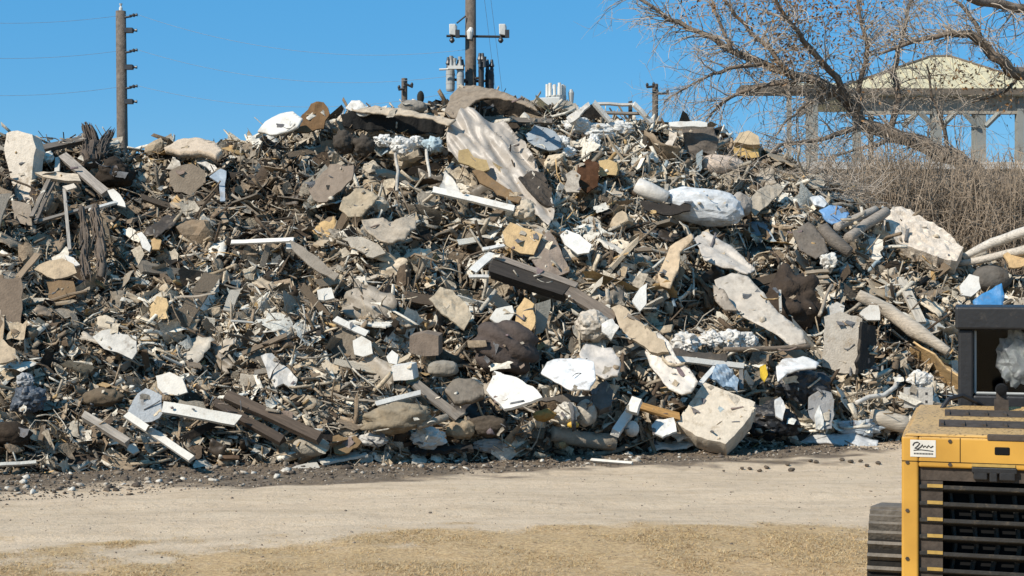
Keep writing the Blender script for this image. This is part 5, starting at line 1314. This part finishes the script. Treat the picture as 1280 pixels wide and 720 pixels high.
D4 = 31.0
LIMBS = [  # (points px, depth offsets at the ends, start radius px, end radius px)
 ([(1345,492),(1338,400),(1322,320),(1305,262),(1275,240),(1240,231),(1214,212),(1185,196),(1150,180),(1112,166),(1076,154)], (0,0), 17, 8),
 ([(1076,154),(1064,132),(1040,112),(1008,98),(985,92),(955,80),(915,62),(885,45),(850,28),(815,10),(780,-12)], (0,1.2), 8, 1.6),
 ([(1062,131),(1045,98),(1020,70),(998,42),(978,15),(965,-20)], (0,-1.5), 5, 2),
 ([(1080,156),(1052,166),(1020,176),(985,180),(955,192),(925,205)], (0,-1), 4, 1.2),
 ([(1010,98),(975,105),(935,112),(905,128),(885,150),(868,178)], (0,.8), 3.6, 1),
 ([(1112,165),(1122,125),(1118,90),(1128,50),(1135,10),(1140,-20)], (0,1), 4.5, 1.6),
 ([(1074,152),(1072,110),(1085,66),(1078,30),(1068,-15)], (0,-.5), 4, 1.6),
 ([(955,80),(925,84),(890,92),(860,108),(830,128)], (0,-1), 3, .9),
 ([(915,62),(900,30),(890,0),(880,-20)], (0,.5), 2.6, 1),
 ([(1150,180),(1120,178),(1090,182),(1060,190),(1030,198)], (0,-.8), 3.6, 1),
 ([(985,92),(960,60),(930,30),(905,0),(890,-20)], (0,.6), 3.2, 1.2),
 ([(1185,196),(1180,160),(1165,120),(1158,80)], (0,-.6), 3.2, 1),
 ([(1305,262),(1345,180),(1360,110),(1320,98),(1275,92),(1252,78),(1228,52),(1205,42),(1170,46),(1135,55),(1098,68)], (0,-1), 12, 1.6),
 ([(1360,110),(1350,50),(1310,20),(1270,8),(1225,4),(1190,-14)], (0,-2), 10, 4),
 ([(1228,52),(1215,20),(1190,0),(1170,-15)], (0,0), 3, 1.2),
 ([(1275,92),(1262,110),(1240,120),(1215,128)], (0,.5), 2.6, .9),
 ([(1040,112),(1010,130),(985,150),(968,170)], (0,-.6), 2.8, .9),
]
tr = empty('bare_tree', (at(1345, 360, D4).x, D4, 0)); tag(tr, 'large bare tree leaning in from the right with fine grey twigs', 'tree')
rr = random.Random(5)
mt, mb, mw, ml = MB(), MB(), MB(), MB()
for li, (pp, (da, db), w0, w1) in enumerate(LIMBS):
    n = len(pp); P = []; Rr = []
    for i, (u, v) in enumerate(pp):
        f = i / (n - 1); d = D4 + da + (db - da) * f
        p = at(u, v, d)
        if li == 0 and i == 0: p.z = -.2
        P.append(p); Rr.append((w0 + (w1 - w0) * f) * .5 * 1.95 * d / FOC)
    Q, S = [], []
    for i in range(n - 1):
        for s in range(3):
            f = s / 3
            a0 = P[max(i-1, 0)]; a1, a2 = P[i], P[i+1]; a3 = P[min(i+2, n-1)]
            c = .5 * ((2*a1) + (a2 - a0) * f + (2*a0 - 5*a1 + 4*a2 - a3) * f*f + (3*a1 - a0 - 3*a2 + a3) * f**3)
            Q.append(c + Vector((rr.gauss(0,.02), rr.gauss(0,.05), rr.gauss(0,.02))) * (1 if i else 0)); S.append((Rr[i] + (Rr[i+1] - Rr[i]) * f) * rr.uniform(.92, 1.1))
    Q.append(P[-1]); S.append(Rr[-1])
    (mt if li == 0 else mb).tube(Q, S, 9, wob=.06)
    # side twigs
    Lp = sum((Q[i+1] - Q[i]).length for i in range(len(Q) - 1))
    cnt = int(Lp * (6 if li == 0 else 17 if li not in (12, 13) else 10))
    for _ in range(cnt):
        f = rr.random() ** .8 * (len(Q) - 1.01)
        if li == 0 and f < len(Q) * .4: continue
        if li in (12, 13) and f < len(Q) * .3: continue
        i = int(f); q = Q[i].lerp(Q[i+1], f - i); ax = (Q[i+1] - Q[i]).normalized()
        nd = (ax * .9 + Vector((rr.gauss(0,.7), rr.gauss(0,.7), rr.gauss(.05,.7)))).normalized()
        twig_tubes(mw, q, nd, rr.uniform(.35, .95), max(min(S[i] * .35, .016), .006), 2, rr, droop=.05)
# dry leaf clusters
for (u, v, su, sv, n) in [(1010,15,45,22,800),(985,62,14,14,330),(960,10,30,14,260),(1190,92,26,12,160),(1262,110,22,22,160),(880,6,28,10,110),(1050,40,30,25,150),(1100,85,25,25,90),(1075,5,40,12,120)]:
    for _ in range(n):
        c = at(rr.gauss(u, su), rr.gauss(v, sv), D4 + rr.gauss(0, .6)); a = Vector((rr.gauss(0,1), rr.gauss(0,1), rr.gauss(0,1))).normalized() * rr.uniform(.03, .065); b = a.cross(Vector((rr.gauss(0,1), rr.gauss(0,1), rr.gauss(0,1)))).normalized() * rr.uniform(.012, .03)
        ml.add([c - a, c + b, c + a, c - b], [(0,1,2,3)])
child(mt, 'trunk', M_bark, tr, True); child(mb, 'limbs', M_bark, tr, True); child(mw, 'twigs', M_twig, tr); child(ml, 'dry_leaves', M_leaf, tr)

# bare shrubs at the right, behind the low end of the heap
SHR = [(1098,27.2,190,'leftmost bare shrub, beside the parapet post left of the trunk',150,1.0), (1140,27.6,200,'bare grey brown shrub, second from the left, under the leaning trunk',170,1.1), (1182,27.0,205,'bare grey brown shrub under the bend of the trunk, third from the left',170,1.1),
       (1226,27.4,212,'bare shrub around the lower trunk, fourth from the left',170,1.1), (1272,26.8,205,'bare brown shrub at the right edge above the machine cab',170,1.1), (1322,27.2,205,'bare shrub beyond the right edge of the view, rightmost',120,1.1)]
for (u, d, vt, lab, ns, sp) in SHR:
    x = at(u, 0, d).x; H = at(u, vt, d).z
    root = empty('bare_shrub', (x, d, 0)); tag(root, lab, 'shrub', 'bare shrubs at the right')
    m = MB(); m2 = MB()
    for _ in range(int(ns * 2.0)):
        p = Vector((x + rr.gauss(0, .35), d + rr.gauss(0, .4), 0)); q = Vector((x + rr.gauss(0, .85) * sp, d + rr.gauss(0, .6), H * rr.uniform(.5, 1.06)))
        mid = p.lerp(q, .5) + Vector((rr.gauss(0,.2), rr.gauss(0,.2), .1))
        pts = [p, p.lerp(mid, .6), mid, mid.lerp(q, .5) + Vector((rr.gauss(0,.08), rr.gauss(0,.08), 0)), q]
        m.tube(pts, [.018,.016,.013,.01,.006], 4, cap=False)
        for _2 in range(8):
            f = rr.uniform(.35, 1); s = pts[min(int(f * 4), 3)].lerp(pts[min(int(f * 4) + 1, 4)], f * 4 % 1)
            twig_tubes(m2, s, Vector((rr.gauss(0,.8), rr.gauss(0,.8), rr.gauss(.2,.8))), rr.uniform(.25, .6), .0065, 1, rr)
    child(m, 'stems', M_brush, root); child(m2, 'shrub_twigs', M_brush, root)
# dead brush lying on the right crest
for (u, v, lab, n) in [(905,214,'tangled dead brush on the right crest under the tree, left clump of three',110), (965,224,'tangled dead brush on the right crest under the tree, middle clump of three',130), (1035,236,'tangled dead brush on the right crest under the tree, right clump of three',110)]:
    d = surf_depth(u, v) + .2; c = at(u, v + 8, d)
    root = empty('dead_brush', tuple(c)); tag(root, lab, 'brush', 'dead brush on the right crest')
    m = MB()
    for _ in range(n):
        p = c + Vector((rr.gauss(0,.3), rr.gauss(0,.25), rr.gauss(-.05,.08)))
        twig_tubes(m, p, Vector((rr.gauss(0,1), rr.gauss(-.2,.5), abs(rr.gauss(.1,.45)))), rr.uniform(.4, .95), .009, 1, rr, droop=.06)
    child(m, 'brush_twigs', M_twig, root)
# ---------------------------------------------------------------- the yellow tracked machine, seen from behind
MX, MY = 487 * 7.78 / FOC, 7.78
YAW = math.radians(-17)
mc = empty('tracked_loader', (MX, MY, 0), YAW); tag(mc, 'yellow tracked machine with black cab and slatted rear grille, standing at the right edge', 'loader')
def machine_paint():
    m, nt, bs = newmat('yellow_paint'); N, L = nt.nodes.new, nt.links.new
    pos = N('ShaderNodeNewGeometry').outputs['Position']
    n1 = N('ShaderNodeTexNoise'); n1.inputs['Scale'].default_value = 3; n1.inputs['Detail'].default_value = 8; L(pos, n1.inputs['Vector'])
    r1 = N('ShaderNodeValToRGB'); r1.color_ramp.elements[0].position = .35; r1.color_ramp.elements[0].color = (*lin('b0832f'), 1); r1.color_ramp.elements[1].position = .62; r1.color_ramp.elements[1].color = (*lin('cc9a3c'), 1); L(n1.outputs['Fac'], r1.inputs['Fac'])
    n2 = N('ShaderNodeTexNoise'); n2.inputs['Scale'].default_value = 55; n2.inputs['Detail'].default_value = 4; L(pos, n2.inputs['Vector'])
    nr = N('ShaderNodeSeparateXYZ'); L(N('ShaderNodeNewGeometry').outputs['Normal'], nr.inputs[0])
    # upward faces: a paler tint paints the light on top, plus grit specks
    up = N('ShaderNodeMapRange'); up.inputs['From Min'].default_value = .5; up.inputs['From Max'].default_value = .95; L(nr.outputs['Z'], up.inputs['Value'])
    g = N('ShaderNodeMapRange'); g.inputs['From Min'].default_value = .55; g.inputs['From Max'].default_value = .66; L(n2.outputs['Fac'], g.inputs['Value'])
    ml = N('ShaderNodeMath'); ml.operation = 'MULTIPLY'; L(up.outputs['Result'], ml.inputs[0]); L(g.outputs['Result'], ml.inputs[1])
    ad = N('ShaderNodeMath'); ad.operation = 'MULTIPLY_ADD'; L(up.outputs['Result'], ad.inputs[0]); ad.inputs[1].default_value = .38; ad.inputs[2].default_value = 0.04
    dm = N('ShaderNodeMix'); dm.data_type = 'RGBA'; L(ad.outputs[0], dm.inputs['Factor']); L(r1.outputs['Color'], dm.inputs['A']); dm.inputs['B'].default_value = (*lin('bda888'), 1)
    gm = N('ShaderNodeMix'); gm.data_type = 'RGBA'; L(ml.outputs[0], gm.inputs['Factor']); L(dm.outputs['Result'], gm.inputs['A']); gm.inputs['B'].default_value = (*lin('54432c'), 1)
    L(gm.outputs['Result'], bs.inputs['Base Color']); bs.inputs['Roughness'].default_value = .5; bs.inputs['Specular IOR Level'].default_value = .4
    return m
M_yel = machine_paint()
M_blk = surf('black_frame_paint', 'const', lin('222224'), rough=.5, lo=.8, hi=1.25, scale=9, bump=.08, spec=.4, stain=(lin('5c5348'), 14, .6, .4))
M_dust = surf('dusty_dark', 'const', lin('4a4038'), rough=.9, lo=.6, hi=1.25, scale=18, bump=.2)
M_slat = surf('grille_slat', 'const', lin('2b2926'), rough=.6, lo=.7, hi=1.3, scale=14, bump=.15, spec=.4, stain=(lin('6a5c48'), 12, .56, .6))
M_void = surf('dark_inside', 'const', lin('090909'), rough=.9, bump=0)  # near black, puts the shade inside cab and grille into the colour
M_rub = surf('track_rubber', 'const', lin('6e6860'), rough=.75, lo=.65, hi=1.2, scale=12, bump=.3)
M_belt = surf('track_belt', 'const', lin('1c1a18'), rough=.9, lo=.6, hi=1.3, scale=12, bump=.3)
M_sign = surf('sticker_white', 'const', lin('d9d5cc'), rough=.6, lo=.9, hi=1.04, scale=10, bump=0)
M_ink = surf('sticker_ink', 'const', lin('2c2a28'), rough=.7, bump=0)
M_brass = surf('yellow_mark', 'const', lin('ab8d4e'), rough=.6, lo=.75, hi=1.1, scale=30, bump=0)
def mglass():
    m, nt, bs = newmat('cab_glass')
    bs.inputs['Base Color'].default_value = (.8, .83, .86, 1); bs.inputs['Roughness'].default_value = .03
    bs.inputs['Transmission Weight'].default_value = 1.0; bs.inputs['IOR'].default_value = 1.22
    return m
M_glass = mglass()

def V8(pts): return pts
W = 1.3          # body width
# body: rear shell as a frame round the grille, hood, sides
gx0, gx1, gz1, gz0 = .088, 1.22, 1.135, .36
m = MB()
m.box((0, 0, .30), (gx0, .35, 1.30)); m.box((gx1, 0, .30), (W, .35, 1.30))
m.box((gx0, 0, gz1), (gx1, .35, 1.30)); m.box((gx0, 0, .30), (gx1, .35, gz0))
o = m.build('rear_frame', M_yel, mc); bevel(o, .012, 3)
# hood: slightly rising towards the cab, shoulders drawn in
m = MB()
m.hexa([(.0, .352, .62), (W, .352, .62), (W - .05, 1.12, .62), (.05, 1.12, .62), (.0, .352, 1.30), (W, .352, 1.30), (W - .05, 1.12, 1.372), (.05, 1.12, 1.372)])
o = m.build('engine_body', M_yel, mc); bevel(o, .012, 3)
m = MB(); m.hexa([(.012, .004, 1.302), (W - .012, .004, 1.302), (W - .062, 1.11, 1.374), (.062, 1.11, 1.374), (.03, .02, 1.316), (W - .03, .02, 1.316), (W - .08, 1.1, 1.388), (.08, 1.1, 1.388)])
o = m.build('hood', M_yel, mc); bevel(o, .006, 2)
hz = lambda y: 1.316 + (y - .02) / 1.08 * .072
for (x0, x1, y0, y1) in ((.19, 1.12, .26, .5), (.22, 1.1, .66, .9)):
    m = MB(); m.hexa([(x0, y0, hz(y0) - .01), (x1, y0, hz(y0) - .01), (x1, y1, hz(y1) - .01), (x0, y1, hz(y1) - .01), (x0, y0, hz(y0) + .004), (x1, y0, hz(y0) + .004), (x1, y1, hz(y1) + .004), (x0, y1, hz(y1) + .004)])
    v = m.build('hood_vent', M_dust, mc)
    m = MB()
    for k in range(9):
        xx = x0 + .02 + k * (x1 - x0 - .04) / 8
        m.box((xx - .008, y0 + .02, hz(y0) + .003), (xx + .008, y1 - .02, hz((y0+y1)/2) + .012))
    m.build('vent_rib', M_dust, v)
# grille
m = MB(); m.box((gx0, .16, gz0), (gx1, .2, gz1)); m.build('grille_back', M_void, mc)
m = MB(); m.box((gx0 + .002, .03, gz0 + .002), (gx0 + .125, .06, gz1 - .07)); m.build('grille_side_plate', M_dust, mc)
m = MB(); m.box((gx0 + .002, .025, gz1 - .07), (gx1 - .002, .055, gz1 - .003)); m.build('grille_top_plate', M_dust, mc)
z = gz1 - .105; k = 0
while z > gz0 + .03:
    m = MB()
    m.hexa([(gx0 + .004, .012, z - .012), (gx1 - .004, .012, z - .012), (gx1 - .004, .1, z - .042), (gx0 + .004, .1, z - .042), (gx0 + .004, .012, z + .012), (gx1 - .004, .012, z + .012), (gx1 - .004, .1, z - .02), (gx0 + .004, .1, z - .02)])
    o = m.build('grille_slat', M_slat, mc); bevel(o, .004, 1)
    m = MB(); m.box((gx0 + .045, .006, z - .022 + .02), (gx0 + .125, .0115, z + .016)); m.build('slat_mark', M_brass, o)
    z -= .0895; k += 1
m = MB()
for s in range(9):
    xx = gx0 + .14 + s * .11
    m.tube([(xx, .14, gz0 + .02 + (s % 3) * .06), (xx + .05, .13, .7), (xx + .02, .14, gz1 - .12)], .014, 6)
m.build('radiator_hose', M_slat, mc)
# latch of dark blocks under the top rail
m = MB()
for (a, b, c, d_) in ((.37, .44, gz1 - .055, gz1 - .006), (.45, .49, gz1 - .065, gz1 - .006), (.5, .58, gz1 - .055, gz1 - .01), (.36, .59, gz1 - .02, gz1 + .012)):
    m.box((a, -.012, c), (b, .024, d_))
o = m.build('latch', M_blk, mc); bevel(o, .006, 2)
m = MB(); m.box((.36, -.008, gz1 + .015), (.58, .004, gz1 + .03)); m.build('latch_trim', M_brass, mc)
m = MB(); m.box((.475, -.004, 1.212), (.555, .02, 1.258)); o = m.build('recess_shade', M_void, mc); bevel(o, .008, 2)  # near-black block that paints the shade of a recess
m = MB(); m.box((.44, -.005, 1.288), (.66, .03, 1.322)); o = m.build('hood_hinge', M_dust, mc); bevel(o, .006, 2)
# white sticker with a scrawled dark mark and a rule of small print
m = MB(); m.box((.045, -.003, 1.19), (.178, .002, 1.282)); o = m.build('sticker', M_sign, mc); bevel(o, .012, 3, 30)
m = MB()
pts = [(.058, 1.252), (.066, 1.266), (.082, 1.271), (.094, 1.264), (.082, 1.248), (.068, 1.238), (.084, 1.234), (.1, 1.246), (.108, 1.258), (.112, 1.244), (.122, 1.252), (.13, 1.242), (.14, 1.254), (.15, 1.243), (.164, 1.252)]
m.tube([(x, -.0045, z) for x, z in pts], .0032, 5)
m.tube([(.062, -.0045, 1.226), (.1, -.0045, 1.23), (.164, -.0045, 1.224)], .0022, 5)
m.build('sticker_mark', M_ink, o)
m = MB()
for k in range(13): m.box((.064 + k * .0078, -.0045, 1.205), (.069 + k * .0078, -.003, 1.213))
m.build('sticker_print', M_ink, o)
# bolts, seams and hoses that a closer look would find
m = MB()
for (x, z) in ((.03, 1.16), (.03, .9), (.03, .64), (.03, .4), (W-.03, 1.16), (W-.03, .9), (W-.03, .64), (.25, 1.28), (.95, 1.28), (.25, 1.155), (1.0, 1.155)):
    m.tube([(x, -.006, z), (x, .004, z)], .011, 6)
m.build('bolt', M_dust, mc)
m = MB(); m.box((.0015, -.0015, 1.165), (W - .0015, .003, 1.169)); m.box((.3, -.0015, 1.17), (.304, .003, 1.298)); m.build('panel_seam', M_void, mc)
m = MB(); m.tube([(.20, .98, 1.37), (.24, 1.02, 1.43), (.32, 1.08, 1.45), (.4, 1.12, 1.41), (.44, 1.16, 1.38)], .014, 8); m.build('hood_hose', M_blk, mc)
# side skirts and chassis between the tracks
m = MB(); m.box((.17, .36, .22), (W - .17, 2.3, .62)); m.build('chassis', M_blk, mc)
# tracks
def track(x0, x1):
    y0, y1, r, zc, r2, zc2_ = .70, 2.05, .375, .39, .29, .305     # the rear wheel is the larger
    path = []
    nA = 16
    for i in range(nA + 1): a = math.pi/2 + math.pi * i / nA; path.append((y0 + math.cos(a) * r, zc + math.sin(a) * r, a))
    for i in range(1, 22): path.append((y0 + (y1 - y0) * i / 22, zc - r + (zc2_ - r2 - zc + r) * i / 22, -math.pi/2))
    for i in range(nA + 1): a = -math.pi/2 + math.pi * i / nA; path.append((y1 + math.cos(a) * r2, zc2_ + math.sin(a) * r2, a))
    for i in range(1, 22): path.append((y1 - (y1 - y0) * i / 22, zc2_ + r2 + (zc + r - zc2_ - r2) * i / 22, math.pi/2))
    m = MB(); n = len(path); vs = []
    for (y, z, a) in path:
        ny_, nz_ = math.cos(a), math.sin(a)
        for (x, q) in ((x0, 0), (x1, 0), (x1, -.03), (x0, -.03)): vs.append((x, y + ny_ * q, z + nz_ * q))
    fs = [(i*4+k, i*4+(k+1)%4, ((i+1)%n)*4+(k+1)%4, ((i+1)%n)*4+k) for i in range(n) for k in range(4)]
    belt = MB(); belt.add(vs, fs); m = MB()
    # raised bars across the belt, one about every 65 mm of its length
    cum = [0]
    for i in range(n): a, b = path[i], path[(i+1) % n]; cum.append(cum[-1] + math.hypot(b[0]-a[0], b[1]-a[1]))
    tot = cum[-1]; nb = int(tot / .066)
    for q in range(nb):
        s = tot * q / nb; i = max(j for j in range(n) if cum[j] <= s); f = (s - cum[i]) / (cum[i+1] - cum[i] + 1e-9)
        a, b = path[i], path[(i+1) % n]
        y, z = a[0] + (b[0]-a[0]) * f, a[1] + (b[1]-a[1]) * f
        da = b[2] - a[2]
        if da > math.pi: da -= 2*math.pi
        if da < -math.pi: da += 2*math.pi
        an = a[2] + da * f; N_ = Vector((0, math.cos(an), math.sin(an))); T_ = Vector((0, -math.sin(an), math.cos(an)))
        c = Vector((0, y, z)); pp = []
        for hh, ww in ((-.004, .017), (.045, .01)):
            for (xx, t) in ((x0, -ww), (x1, -ww), (x1, ww), (x0, ww)): pp.append(c + N_ * hh + T_ * t + Vector((xx, 0, 0)))
        m.hexa(pp)
    tk = belt.build('track', M_belt, mc); m.build('track_shoes', M_rub, tk)
    for (yy, rr_) in ((y0, .3), (y1, .22), (1.2, .13), (1.46, .13), (1.72, .13)):
        m = MB(); zc2 = zc if rr_ > .25 else zc2_ if rr_ > .2 else .055 + rr_
        m.tube([(x0 + .05, yy, zc2), (x0 + .07, yy, zc2), (x1 - .07, yy, zc2), (x1 - .05, yy, zc2)], [rr_*.8, rr_, rr_, rr_*.8], 20)
        m.build('track_wheel', M_blk, tk)
track(-.2, .16); track(W - .16, W + .2)
# cab
cx0, cx1, cy0, cy1, cz0, cz1 = .30, 1.30, 1.24, 2.4, 1.05, 1.985
ph = .085
cab = MB()
cab.box((cx0, cy0, cz0), (cx0 + ph, cy0 + .09, cz1 - .14)); cab.box((cx1 - ph, cy0, cz0), (cx1, cy0 + .09, cz1 - .14))
cab.box((cx0, cy1 - .09, cz0 - .4), (cx0 + ph, cy1, cz1 - .14)); cab.box((cx1 - ph, cy1 - .09, cz0 - .4), (cx1, cy1, cz1 - .14))
cab.box((cx0 + ph, cy0, cz0), (cx1 - ph, cy0 + .06, 1.44)); cab.box((cx0, cy0 + .09, cz0 - .4), (cx0 + .05, cy1 - .09, 1.42)); cab.box((cx1 - .05, cy0 + .09, cz0 - .4), (cx1, cy1 - .09, 1.42))
cf = cab.build('cab_frame', M_blk, mc); bevel(cf, .012, 2)
m = MB(); m.box((cx0 - .02, cy0 - .03, cz1 - .14), (cx1 + .02, cy1 + .05, cz1)); o = m.build('cab_roof', M_blk, mc); bevel(o, .014, 2)
m = MB(); m.box((cx0 + ph - .005, cy0 + .055, 1.445), (cx1 - ph + .005, cy0 + .061, cz1 - .142)); m.build('rear_window', M_glass, mc)
m = MB()
for (a, b) in (((cx0 + ph + .012, 1.452), (cx1 - ph - .012, 1.452)), ((cx0 + ph + .012, 1.452), (cx0 + ph + .012, cz1 - .15))):
    m.tube([(a[0], cy0 + .045, a[1]), (b[0], cy0 + .045, b[1])], .009, 6)
m.build('window_seal', M_gymet, mc)
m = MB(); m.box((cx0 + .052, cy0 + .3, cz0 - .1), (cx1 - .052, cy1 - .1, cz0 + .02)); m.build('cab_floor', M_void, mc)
m = MB(); m.box((cx0 + .06, cy1 - .13, cz0), (cx1 - .06, cy1 - .1, cz1 - .16)); m.build('front_shade_panel', M_void, mc)  # near-black panel that paints the dark seen through the rear window
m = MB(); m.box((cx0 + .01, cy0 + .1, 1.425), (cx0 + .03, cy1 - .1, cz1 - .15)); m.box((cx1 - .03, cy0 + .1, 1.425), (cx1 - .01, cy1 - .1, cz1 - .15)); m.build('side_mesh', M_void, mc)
m = MB(); m.box((.56, 1.62, cz0), (1.04, 1.78, 1.75)); m.box((.56, 1.78, cz0), (1.04, 2.15, 1.2)); o = m.build('seat', surf('seat_vinyl', 'const', lin('28282b'), rough=.6, bump=.1), mc); bevel(o, .06, 4)
# exhaust stub with a round cap on the hood
m = MB(); m.box((.50, .92, 1.37), (.58, .99, 1.44)); m.tube([(.54, .955, 1.44), (.54, .955, 1.49)], .03, 12); o = m.build('exhaust', M_dust, mc)
m = MB(); m.tube([(.54, .90, 1.5), (.54, .905, 1.5), (.54, .955, 1.5), (.54, 1.0, 1.5)], [.015, .03, .036, .02], 16); m.build('exhaust_cap', M_void, mc)
# a crumpled clear bag in the cab, tied behind the seat (rests inside: its own thing)
bm = bmesh.new(); bmesh.ops.create_icosphere(bm, subdivisions=4, radius=1); vs = []
for v in bm.verts:
    p = v.co.copy(); q = p * 2.2
    h = .25 * mnoise.noise(q) + sum(.2 * .5 ** o_ * (2.2 * abs(mnoise.noise(q * 1.2 * 1.9 ** o_ + Vector((3, o_, 0)))) - .45) for o_ in range(4))
    vs.append((p.x * .12 * (1+h), p.y * .09 * (1+h), p.z * .16 * (1+h)))
fs = [tuple(v.index for v in f.verts) for f in bm.faces]; bm.free()
bg = mesh_obj('plastic_bag', vs, fs, surf('cab_bag', 'const', lin('d9d6cf'), rough=.4, lo=.75, hi=1.1, scale=16, bump=.4, bscale=30))
bg.matrix_world = Matrix.Translation((MX, MY, 0)) @ Matrix.Rotation(YAW, 4, 'Z') @ Matrix.Translation((.66, 1.42, 1.66))
tag(bg, 'crumpled grey white plastic bag behind the rear window of the machine cab', 'plastic bag')

# ---------------------------------------------------------------- light, sky, camera
SUN = Vector((-.62, -.52, .66)).normalized()
elev = math.asin(SUN.z); rot = math.atan2(SUN.x, SUN.y)
w = bpy.data.worlds.new('World'); SC.world = w; w.use_nodes = True
nt = w.node_tree; bg_ = nt.nodes['Background']
sky = nt.nodes.new('ShaderNodeTexSky'); sky.sky_type = 'NISHITA'; sky.sun_disc = False
sky.sun_elevation = elev; sky.sun_rotation = rot; sky.altitude = 0; sky.air_density = 1.0; sky.dust_density = .0; sky.ozone_density = 3.0
hs = nt.nodes.new('ShaderNodeHueSaturation'); hs.inputs['Saturation'].default_value = 1.5
nt.links.new(sky.outputs['Color'], hs.inputs['Color']); mxs = nt.nodes.new('ShaderNodeMix'); mxs.data_type = 'RGBA'; mxs.inputs['Factor'].default_value = .72     # a clear, even blue day
mxs.inputs['B'].default_value = (.78, 2.75, 5.2, 1)
nt.links.new(hs.outputs['Color'], mxs.inputs['A']); nt.links.new(mxs.outputs['Result'], bg_.inputs['Color'])
bg_.inputs['Strength'].default_value = .1
sd = bpy.data.lights.new('sun', 'SUN'); sd.energy = 4.2; sd.angle = math.radians(.5); sd.color = (1, .93, .83)
so = bpy.data.objects.new('sun', sd); link(so); so.rotation_euler = (-SUN).to_track_quat('-Z', 'Y').to_euler(); so.location = (-20, -20, 30)
cd = bpy.data.cameras.new('camera'); cd.sensor_width = 36; cd.lens = FOC / 1280 * 36; cd.clip_end = 6000; cd.clip_start = .1
co = bpy.data.objects.new('camera', cd); link(co); co.location = CAM; co.rotation_euler = (math.radians(90), 0, 0)
SC.camera = co
SC.render.resolution_x, SC.render.resolution_y = 1024, 576
SC.view_settings.view_transform = 'Standard'; SC.view_settings.look = 'None'; SC.view_settings.gamma = 1; SC.view_settings.exposure = .5
SC.view_settings.use_curve_mapping = False
try:
    SC.cycles.max_bounces = 6; SC.cycles.diffuse_bounces = 3; SC.cycles.use_denoising = True
except Exception: pass
